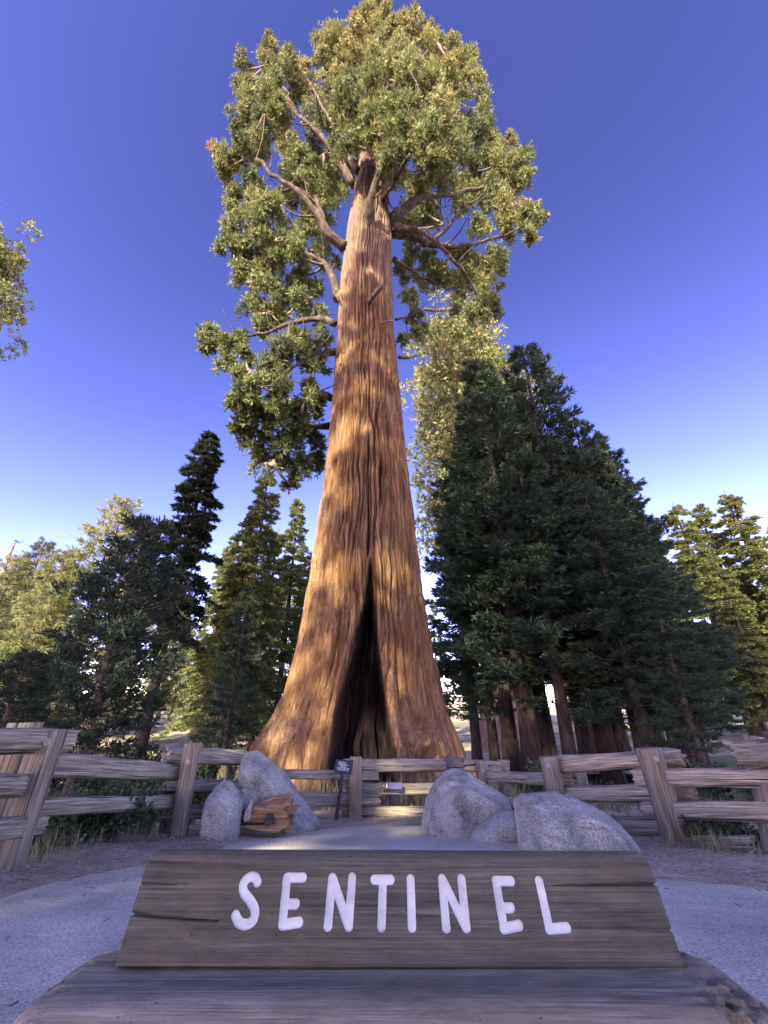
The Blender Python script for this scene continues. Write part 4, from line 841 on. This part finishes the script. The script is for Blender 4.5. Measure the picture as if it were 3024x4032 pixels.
kn = at(*c2(592, 715), 7.14); timber('knot', kn + np.array((0, 0.2, 0)), kn, 0.14, 0.15, 0.13, 0.14, M['dark_wood'], lg, pi, 17, 0.0, 0.12, 0.1, 18, 6, 0.01)
boulder('rock_sliver', [(430, 690), (440, 630), (478, 572), (492, 600), (488, 660), (460, 702)], c2, 7.3, 0.08, 'thin pointed pale stone standing between the small boulder and the log', 1.2)['category'] = 'stone'

# ------------------------------------------------------------------ small dark sign on a leaning stake
spl = on_ground(*c2(1030, 720)); sd_ = 9.7
sb = at(*c2(1030, 718), sd_); sb[2] = float(gz(sb[0], sd_)) - 0.1; st_ = at(*c2(1078, 380), sd_)
sloc = (float(sb[0]), sd_, float(gz(sb[0], sd_)))
ns_ = thing('notice_sign', sloc, 'small dark metal notice sign on a leaning stake beside the yellowed post', 'sign'); pi = pinv_of(sloc)
timber('stake', sb, st_, 0.075, 0.05, 0.07, 0.05, M['rust'], ns_, pi, 31, 0.8, 0.02, 0, 12, 8, 0.0)
def panel(name, corners, th_, mat, parent, pinv):
    c = np.array(corners, float); nrm = unit(np.cross(c[1] - c[0], c[3] - c[0]))
    V = np.vstack([c, c - nrm * th_]); Q = [(0, 1, 2, 3), (7, 6, 5, 4), (0, 4, 5, 1), (1, 5, 6, 2), (2, 6, 7, 3), (3, 7, 4, 0)]
    o = bpy.data.objects.new(name, mesh_np(name, V, np.array(Q), mat)); COL.objects.link(o); o.parent = parent; o.matrix_parent_inverse = pinv
    return o, c, nrm
yb = sd_ - 0.06
_, pc, pn = panel('plate', [at(*c2(1018, 400), yb), at(*c2(1132, 416), yb + 0.02), at(*c2(1148, 322), yb + 0.07), at(*c2(1032, 317), yb + 0.05)], 0.012, M['black_metal'], ns_, pi)
def text_mesh(s, mat):
    cu = bpy.data.curves.new('lettering', 'FONT'); cu.body = s; cu.align_x = 'CENTER'; cu.align_y = 'CENTER'; cu.size = 1.0; cu.extrude = 0.01; cu.offset = 0.012
    o = bpy.data.objects.new('tmp', cu); COL.objects.link(o); bpy.context.view_layer.update()
    me = bpy.data.meshes.new_from_object(o.evaluated_get(bpy.context.evaluated_depsgraph_get())); bpy.data.objects.remove(o); bpy.data.curves.remove(cu)
    me.materials.clear(); me.materials.append(mat); me.name = 'lettering'; return me
def lettering(s, c, nrm, u, v, size, width, parent, pinv, mat):
    ex = unit(c[1] - c[0]); ez = nrm; ey = np.cross(ez, ex)
    O = c[0] + (c[1] - c[0]) * u + (c[3] - c[0]) * v + nrm * 0.003
    me = text_mesh(s, mat); xs = [q.co.x for q in me.vertices]; kx = width / (max(xs) - min(xs))
    o = bpy.data.objects.new('lettering', me); COL.objects.link(o); o.parent = parent; o.matrix_parent_inverse = pinv
    mw = Matrix(((ex[0], ey[0], ez[0], O[0]), (ex[1], ey[1], ez[1], O[1]), (ex[2], ey[2], ez[2], O[2]), (0, 0, 0, 1)))
    o.matrix_basis = mw @ Matrix.Diagonal((kx, size, 0.15, 1)); return o
wpl = np.linalg.norm(pc[1] - pc[0])
lettering('REVEGETATION', pc, pn, 0.5, 0.76, 0.085, wpl * 0.62, ns_, pi, M['paint'])
lettering('PROJECT', pc, pn, 0.5, 0.58, 0.085, wpl * 0.38, ns_, pi, M['paint'])
lettering('PLEASE KEEP OFF', pc, pn, 0.5, 0.33, 0.08, wpl * 0.68, ns_, pi, M['paint'])
# trail plate on the rail
tl = at(*c2(1400, 487), 10.36)
tp = thing('trail_plate', tuple(tl), 'small blue and brown trail plate fixed to the middle fence rail', 'sign'); pi = pinv_of(tuple(tl))
_, pc2, pn2 = panel('blue_panel', [at(*c2(1378, 508), 10.33), at(*c2(1464, 509), 10.33), at(*c2(1464, 468), 10.33), at(*c2(1378, 466), 10.33)], 0.03, M['blue_plate'], tp, pi)
_, pc3, pn3 = panel('brown_panel', [at(*c2(1334, 508), 10.33), at(*c2(1377, 508), 10.33), at(*c2(1377, 466), 10.33), at(*c2(1334, 465), 10.33)], 0.03, M['brown_plate'], tp, pi)
def decal(name, pts, c, nrm, mat, parent, pinv):
    ex = c[1] - c[0]; ey = c[3] - c[0]; V = [c[0] + ex * u + ey * v + nrm * 0.004 for u, v in pts]
    o = bpy.data.objects.new(name, mesh_np(name, np.array(V), np.array([list(range(len(V)))]), mat)); COL.objects.link(o); o.parent = parent; o.matrix_parent_inverse = pinv
decal('hiker_pictogram', [(0.60, 0.12), (0.68, 0.12), (0.72, 0.42), (0.80, 0.14), (0.9, 0.14), (0.80, 0.6), (0.88, 0.62), (0.84, 0.7), (0.78, 0.9), (0.68, 0.9), (0.62, 0.6)], pc3, pn3, M['paint'], tp, pi)
decal('arrow_pictogram', [(0.1, 0.5), (0.25, 0.38), (0.25, 0.46), (0.42, 0.46), (0.42, 0.56), (0.25, 0.56), (0.25, 0.64)], pc3, pn3, M['paint'], tp, pi)

# ------------------------------------------------------------------ the name sign
BD = 1.19; zb = at(1512, 3810, BD)[2]
tilt = math.radians(17.1); By = np.array((0, math.sin(tilt), math.cos(tilt))); Bz = np.array((0, -math.cos(tilt), math.sin(tilt)))
cL = at(457, 3793, BD)[0]; cR = at(2713, 3826, BD)[0]
B0 = np.array(((cL + cR) / 2, BD, zb)); BW = cR - cL; BL = 0.192; BT = 0.085
roll = 0.006                     # the board's left end sits a hair higher
Bx = unit(np.array((1, 0.012, -roll))); By = unit(By - Bx * np.dot(By, Bx)); Bz = np.cross(Bx, By)
def to_board(px, py):
    a, b = ray(px, py); d = np.array((a, 1.0, b)); o = np.array((0, 0, CZ)) - B0
    t_ = -np.dot(o, Bz) / np.dot(d, Bz); q = o + d * t_; return float(np.dot(q, Bx)), float(np.dot(q, By))
def c5(x, y): return x * 0.9042, 3300 + y * 0.9042
def c6(x, y): return 1500 + x * 0.9186, 3300 + y * 0.9186
def idp(x, y): return x, y
LET = [
    ('S', c5, [spline([(1121, 192), (1108, 170), (1082, 173), (1060, 200), (1062, 236), (1088, 270), (1110, 312), (1103, 356), (1073, 375), (1042, 367), (1026, 337)], 40)]),
    ('E', c5, [[(1250, 173), (1230, 376)], [(1250, 173), (1319, 172)], [(1240, 287), (1288, 287)], [(1231, 377), (1302, 366)]]),
    ('N', c5, [[(1447, 174), (1428, 383)], [(1449, 176), (1518, 383)], [(1533, 172), (1519, 383)]]),
    ('T', idp, [[(1474, 3464), (1538, 3464)], [(1508, 3466), (1502, 3648)]]),
    ('I', c6, [[(127, 177), (133, 380)]]),
    ('N', c6, [[(262, 176), (280, 383)], [(264, 177), (364, 383)], [(345, 176), (366, 383)]]),
    ('E', c6, [[(492, 183), (528, 387)], [(492, 183), (557, 184)], [(510, 300), (556, 298)], [(527, 388), (592, 374)]]),
    ('L', c6, [[(678, 185), (722, 387)], [(721, 390), (797, 384)]]),
]
LW = 0.0092
letters = []
for ch_, c, strokes in LET:
    segs = []
    for st in strokes:
        q = [to_board(*c(x, y)) for x, y in st]
        segs += [(np.array(q[i]), np.array(q[i + 1])) for i in range(len(q) - 1)]
    letters.append(segs)
def seg_sdf(segs):
    def f(x, y):
        P_ = np.stack([x, y], -1); d = np.full(np.shape(x), 1e9)
        for a, b in segs:
            e = b - a; w = P_ - a; t_ = np.clip((w @ e) / (e @ e + 1e-12), 0, 1)
            d = np.minimum(d, np.linalg.norm(w - t_[..., None] * e, axis=-1))
        return d - LW - 0.0009 * noise(np.stack([x * 60, y * 60, np.zeros_like(x)], -1))
    return f
lsd = [seg_sdf(s_) for s_ in letters]
lbb = [(min(min(a[0], b[0]) for a, b in s_) - 0.02, max(max(a[0], b[0]) for a, b in s_) + 0.02) for s_ in letters]
def all_sdf(x, y):
    d = np.full(np.shape(x), 1.0)
    for f, (x0, x1) in zip(lsd, lbb):
        m_ = (x > x0) & (x < x1)
        if m_.any(): d[m_] = np.minimum(d[m_], f(x[m_], y[m_]))
    return d
nxb, nyb = 680, 116
su = np.linspace(-1, 1, nxb); sv = np.concatenate([np.linspace(0, BL, nyb)])
SU, SV = np.meshgrid(su, sv, indexing='ij')
rcn = 0.036
ins_t = np.where(SV > BL - rcn, rcn - np.sqrt(np.maximum(rcn ** 2 - (SV - (BL - rcn)) ** 2, 0)), 0) * 0.75
BXx = SU * (BW / 2 - ins_t)
Pf, F, ins = snap_region(BXx, SV, all_sdf)
def board_h(x, y):
    half = BW / 2 - np.where(y > BL - rcn, rcn - np.sqrt(np.maximum(rcn ** 2 - (y - (BL - rcn)) ** 2, 0)), 0) * 0.75
    e_top = BL - y; e_side = half - np.abs(x); e_bot = y
    rt_ = 0.034; k = np.clip(rt_ - e_top, 0, rt_); h = -(rt_ - np.sqrt(np.maximum(rt_ ** 2 - k ** 2, 0))) * 0.8
    rs_ = 0.007; k = np.clip(rs_ - np.minimum(e_side, e_bot), 0, rs_); h -= (rs_ - np.sqrt(np.maximum(rs_ ** 2 - k ** 2, 0))) * 0.8
    g = noise(np.stack([x * 1.2, y * 190, np.zeros_like(x)], -1)) * 0.0007 + noise(np.stack([x * 3, y * 60, np.zeros_like(x) + 4], -1)) * 0.0007 + 0.0025 * noise(np.stack([x * 2.5, y * 9, np.zeros_like(x) + 8], -1))
    h = h + g
    for x0, x1, y0, slope, w_, dep in [(-BW / 2, -0.40, 0.078, -0.05, 0.0026, 0.02), (-BW / 2, -0.46, 0.168, -0.03, 0.0016, 0.012), (-BW / 2, -0.49, 0.128, 0.0, 0.0016, 0.01), (0.34, BW / 2, 0.128, 0.01, 0.0026, 0.016), (0.50, BW / 2, 0.055, 0.0, 0.0018, 0.01), (-0.2, -0.13, 0.02, 0, 0.001, 0.005), (0.05, 0.12, 0.1, 0.02, 0.001, 0.003)]:
        t_ = (x - x0) / (x1 - x0); yc = y0 + slope * (x - x0) + 0.0025 * noise(np.stack([x * 18, np.zeros_like(x) + y0 * 50, np.zeros_like(x)], -1))
        if x1 >= BW / 2 - 0.01: t_ = 1 - t_
        ww = w_ * np.clip(1 - t_, 0, 1) ** 0.6
        h = h - dep * np.exp(-((y - yc) / (ww + 1e-5)) ** 2) * ((t_ >= -0.02) & (t_ <= 1))
    return h
sdv_ = all_sdf(Pf[:, 0], Pf[:, 1])
hh = board_h(Pf[:, 0], Pf[:, 1]); rec = -0.006 * sstep(0.0, 0.0022, -sdv_)
PB = np.column_stack([Pf[:, 0], Pf[:, 1], hh + rec])
fc = Pf[F].mean(1)
sloc = tuple(B0); sgn = thing('name_sign', sloc, 'brown timber sign on a heavy base with white routed letters SENTINEL', 'sign')
mwb = Matrix(((Bx[0], By[0], Bz[0], 0), (Bx[1], By[1], Bz[1], 0), (Bx[2], By[2], Bz[2], 0), (0, 0, 0, 1)))
# board: front face without the letters, plus rim and back
Fo = F[~ins]
nbv = len(PB); rim = np.concatenate([np.arange(nxb) * nyb, (nxb - 1) * nyb + np.arange(1, nyb), (np.arange(nxb - 2, -1, -1)) * nyb + nyb - 1, np.arange(nyb - 2, 0, -1)])
back = PB[rim].copy(); back[:, 2] = -BT
Vb = np.vstack([PB, back, [[0, BL / 2, -BT]]]); m_ = len(rim); k_ = np.arange(m_); k2 = (k_ + 1) % m_
Qr = np.stack([rim[k_], nbv + k_, nbv + k2, rim[k2]], -1)
Tr = np.stack([nbv + k_, np.full(m_, nbv + m_), nbv + k2], -1)
allF = np.vstack([Fo, Qr]); u_ = np.unique(np.concatenate([allF.ravel(), Tr.ravel()])); mp_ = np.full(len(Vb), -1); mp_[u_] = np.arange(len(u_))
bo = obj('board', mesh_np('board', Vb[u_], [mp_[allF], mp_[Tr]], M['sign_wood'], True), sgn); bo.matrix_basis = mwb
bo.data.polygons.foreach_set('use_smooth', np.concatenate([np.full(len(Fo), True), np.full(len(Qr) + len(Tr), False)]))
for f, (x0, x1) in zip(lsd, lbb):
    q = ins & (fc[:, 0] > x0) & (fc[:, 0] < x1); qi = np.where(q)[0]; qi = qi[f(fc[qi, 0], fc[qi, 1]) < 0.0005]
    Vl, Fl, _ = compact(PB, F[qi]); lo = obj('letter', mesh_np('letter', Vl, Fl, M['paint'], True), bo)
# base timber: wide block with rounded top edges and chamfered ends
b_x0, b_x1, b_y0, b_y1 = -0.70, 0.755, 1.035, 1.315
KX, KA = 220, 40
cxm, cym = (b_x0 + b_x1) / 2, (b_y0 + b_y1) / 2; hx, hy_ = (b_x1 - b_x0) / 2, (b_y1 - b_y0) / 2
xs_ = np.linspace(-1, 1, KX); prof = []
gb = float(gz(0, 1.17)) - 0.08
rad = 0.06
prof += [(b_y0, gb), (b_y0, gb + 0.08)] + [(b_y0, z_) for z_ in np.linspace(gb + 0.14, zb - rad, 8)]
prof += [(b_y0 + rad - rad * math.cos(a_), zb - rad + rad * math.sin(a_)) for a_ in np.linspace(0.15, math.pi / 2, 10)]
prof += [(y_, zb) for y_ in np.linspace(b_y0 + rad + 0.015, b_y1 - rad, 12)]
prof += [(b_y1 - rad + rad * math.sin(a_), zb - rad + rad * math.cos(a_)) for a_ in np.linspace(0.15, math.pi / 2, 8)] + [(b_y1, gb + 0.1), (b_y1, gb)]
prof = np.array(prof); KP = len(prof)
XS, KI = np.meshgrid(xs_, np.arange(KP), indexing='ij')
yy = prof[:, 0][KI]; zp = prof[:, 1][KI]
endr = 0.10; xe = np.abs(XS) * hx
endk = np.clip((xe - (hx - endr)) / endr, 0, 1); drop = (1 - np.sqrt(np.maximum(1 - endk ** 2, 0)))
yy = cym + (yy - cym) * (1 - 0.45 * drop * (1 + 0 * yy)); zp = np.where(zp > gb + 0.1, zp - 0.06 * drop, zp)
xw = cxm + XS * hx
nz_ = fbm(np.stack([xw * 2.2, yy * 14, zp * 14], -1), 3)
ck = np.clip(1 - np.abs(noise(np.stack([xw * 1.3, yy * 22, zp * 22 + 3], -1))) * 9, 0, 1) ** 2 * np.clip(np.abs(XS) * 2.2 - 1.1, 0, 1)
gouge = np.exp(-((xw - 0.655) / 0.035) ** 2) * np.exp(-((zp - zb + 0.03) / 0.06) ** 2) * np.clip(0.4 + 2.0 * fbm(np.stack([xw * 40, yy * 40, zp * 25], -1), 3), 0, 1.3) * (yy < 1.2)
zp = zp + np.where(zp > gb + 0.12, 0.004 * nz_ - 0.014 * ck - 0.02 * gouge, 0); yy = yy + np.where(yy < cym - 0.05, -0.003 * nz_ + 0.008 * ck + 0.03 * gouge, 0)
zp = np.where((np.abs(yy - BD) < 0.055) & (zp > zb - 0.01), np.minimum(zp, zb - 0.003), zp) - 0.002
Vt = np.stack([xw, yy, zp], -1).reshape(-1, 3)
Qt = grid_faces(KX, KP)
c0 = len(Vt); Vt = np.vstack([Vt, [[b_x0, cym, (gb + zb) / 2 - 0.03]], [[b_x1, cym, (gb + zb) / 2 - 0.03]]])
kk_ = np.arange(KP - 1); Te = np.vstack([np.stack([np.full(KP - 1, c0), kk_ + 1, kk_], -1), np.stack([np.full(KP - 1, c0 + 1), (KX - 1) * KP + kk_, (KX - 1) * KP + kk_ + 1], -1)])
bt = obj('base_timber', mesh_np('base_timber', Vt - B0, [Qt, Te], M['base_wood'], True), sgn)

# ------------------------------------------------------------------ shrubs, grass, litter
def shrub(name, loc, w, h, n, label, seed, leaf=0.05, mat='shrub_leaf', stems=26, group=None):
    rg = np.random.default_rng(seed); t_ = thing(name, (loc[0], loc[1], loc[2]), label, 'shrub', group)
    st = MB(); P_, D_, T_ = [], [], []
    for k in range(stems):
        a_ = rg.uniform(0, 6.28); r_ = w * rg.uniform(0.2, 1.0); hh_ = h * rg.uniform(0.45, 1.1)
        e = np.array((math.cos(a_), math.sin(a_), 0)); o = e * r_ * 0.35 * rg.random()
        Q_ = spline([o, o + e * r_ * 0.45 + (0, 0, hh_ * 0.75), o + e * r_ + (0, 0, hh_ * rg.uniform(0.7, 1.05))], 8); st.tube(Q_, np.linspace(0.007, 0.002, 8), 4, False)
        m_ = n // stems; u = rg.uniform(0.2, 1, m_); idx = u * 7
        pp = np.stack([np.interp(idx, np.arange(8), Q_[:, j]) for j in range(3)], -1) + rg.normal(0, 0.035 + 0.04 * h, (m_, 3))
        pp[:, 2] = np.abs(pp[:, 2]); P_.append(pp); D_.append(unit(rg.normal(size=(m_, 3)) + (0, -0.3, 0.6))); T_.append(np.clip(0.45 + rg.normal(0, 0.15) + rg.normal(0, 0.18, m_), 0, 1))
    P_ = np.concatenate(P_); V, Q, tt = sprays(P_, np.concatenate(D_), rg.uniform(0.7, 1.5, len(P_)) * leaf, np.concatenate(T_), rg, 2, 0.7, 0.36)
    obj('stems', st.build('stems', M['dark_bark']), t_)['kind'] = 'stuff'; obj('foliage', mesh_np('foliage', V, Q, M[mat], False, {'tint': tt}), t_)['kind'] = 'stuff'
    return t_
def gp(x, y): return (x, y, float(gz(x, y)))
g1 = on_ground(*c1(330, 930)); g2 = on_ground(*c1(560, 900)); g3 = on_ground(*c1(760, 850)); g4 = on_ground(*c1(900, 830))
shrub('leafy_shrub', gp(g1[0] - 0.1, g1[1] + 0.25), 0.5, 0.5, 1500, 'leafy green shrub spilling under the rails beside the leaning fence post', 1, 0.05)
shrub('leafy_shrub', gp(g2[0], g2[1] + 0.35), 0.6, 0.62, 1900, 'fullest leafy green shrub under the middle of the left fence span', 2, 0.05)
shrub('leafy_shrub', gp(g3[0] + 0.05, g3[1] + 0.5), 0.55, 0.6, 1500, 'leafy green shrub arching under the fence span beside the upright post', 3, 0.045)
shrub('leafy_shrub', gp(-3.4, 8.8), 0.5, 1.15, 900, 'bright leafy sapling standing behind the short rails near the small boulder', 4, 0.07)
shrub('leafy_shrub', gp(*on_ground(*c4(1400, 960))[:2]), 0.6, 0.4, 1500, 'low leafy shrub at the foot of the right-hand fence rails', 5, 0.05)
rs = np.random.default_rng(91)
for k in range(96):
    px = rs.uniform(-100, 3100) if k % 2 else rs.uniform(-100, 1100); d = rs.uniform(13.0, 40)
    if 900 < px < 1980 and d < 27: continue
    x = ray(px, 2900)[0] * d
    if abs(x + 1) < 6 and d < 26: continue
    shrub('understorey_shrub', gp(x, d), rs.uniform(0.7, 1.8), rs.uniform(0.5, 1.6), 420, 'green understorey shrub growing among the trunks beyond the fence', 200 + k, 0.13, 'shrub_leaf', 14, 'understorey shrubs beyond the fence')

def grass(name, spots, label, seed, hgt=0.3, per=14, wd=0.006, tint=0.6):
    rg = np.random.default_rng(seed); P_ = np.repeat(spots, per, 0) + np.column_stack([rg.normal(0, 0.05, (len(spots) * per, 2)), np.zeros(len(spots) * per)])
    n = len(P_); L = hgt * rg.uniform(0.4, 1.3, n); a_ = rg.uniform(0, 6.28, n); lean = rg.uniform(0.05, 0.6, n)
    e = np.stack([np.cos(a_), np.sin(a_), a_ * 0], -1); s_ = np.stack([-np.sin(a_), np.cos(a_), a_ * 0], -1) * wd
    m_ = P_ + e * (L * lean * 0.3)[:, None] + np.array((0, 0, 1.0)) * (L * 0.6)[:, None]; tp_ = P_ + e * (L * lean)[:, None] + np.array((0, 0, 1.0)) * L[:, None] * (1 - 0.3 * lean)[:, None]
    V = np.stack([P_ - s_, P_ + s_, m_ + s_ * 0.7, m_ - s_ * 0.7, tp_], 1).reshape(-1, 3); b = np.arange(n)[:, None] * 5
    Q = b + np.array([[0, 1, 2, 3]]); T3 = b + np.array([[3, 2, 4]])
    tt = np.repeat(np.clip(tint + rg.normal(0, 0.2, n), 0, 1), 5)
    return tag(obj(name, mesh_np(name, V, [Q, T3], M['grass'], False, {'tint': tt})), label, 'grass', None, 'stuff')
rg = np.random.default_rng(55)
sx_ = rg.uniform(-22, 24, 5200); sy_ = rg.uniform(10.8, 34, 5200)
ok = (path_sdf(sx_, sy_) > 0.2) & (np.hypot(sx_ + 1, sy_ - 18) > 4.4) & (noise(np.stack([sx_ * 0.3, sy_ * 0.3, sx_ * 0], -1)) > -0.25)
grass('grass', np.column_stack([sx_, sy_, gz(sx_, sy_) + gnoise(sx_, sy_) - 0.01])[ok], 'patchy green and straw-coloured grass beyond the fence', 1, 0.34, 9, 0.012, 0.5)
a_ = rg.uniform(-1.9, 1.9, 420); r_ = 4.9 + np.abs(rg.normal(0, 0.5, 420)); tx_ = -1 + r_ * np.sin(a_); ty_ = 18 - r_ * np.cos(a_)
grass('dry_grass', np.column_stack([tx_, ty_, gz(tx_, ty_)]), 'tall dry stalks of grass around the foot of the giant trunk', 2, 0.75, 7, 0.008, 0.8)
ex_ = [on_ground(*c1(x, y)) for x, y in [(60, 1030), (150, 990), (230, 970), (700, 870), (820, 850), (960, 840), (1000, 800), (300, 960), (420, 950)]] + [on_ground(*c4(x, y)) for x, y in [(1180, 990), (1250, 1000), (1310, 1020), (1220, 960), (1400, 1010)]]
ex_ = np.array(ex_); ex_ = np.repeat(ex_, 6, 0) + np.column_stack([rg.normal(0, 0.12, (len(ex_) * 6, 2)), np.zeros(len(ex_) * 6)])
grass('edge_grass', ex_, 'thin straw grass along the fence foot at the path edge', 3, 0.26, 8, 0.004, 0.6)
# needle and twig litter on the verge
n = 60000; lx = rg.uniform(-8, 8, n); ly = rg.uniform(1.5, 12, n); s_ = path_sdf(lx, ly)
ok = (s_ > -0.05) | ((s_ > -0.6) & (rg.random(n) < 0.12)) | (rg.random(n) < 0.03); lx, ly = lx[ok], ly[ok]; n = len(lx)
a_ = rg.uniform(0, 6.28, n); L = rg.uniform(0.006, 0.028, n) * np.where(rg.random(n) < 0.03, 2.5, 1); e = np.stack([np.cos(a_), np.sin(a_), rg.normal(0, 0.15, n)], -1) * L[:, None]; sd2 = np.stack([-np.sin(a_), np.cos(a_), a_ * 0 + 0.3], -1) * rg.uniform(0.0015, 0.005, n)[:, None]
c_ = np.column_stack([lx, ly, gz(lx, ly) + gnoise(lx, ly) + 0.042 * (path_sdf(lx, ly) > 0) + 0.02])
V = np.stack([c_ - e - sd2, c_ + e - sd2, c_ + e + sd2, c_ - e + sd2], 1).reshape(-1, 3)
tag(obj('needle_litter', mesh_np('needle_litter', V, np.arange(4 * n).reshape(-1, 4), M['litter'], False, {'tint': np.repeat(rg.uniform(0, 1, n), 4)})), 'scattered brown needles and twigs on the sandy verge', 'litter', None, 'stuff')
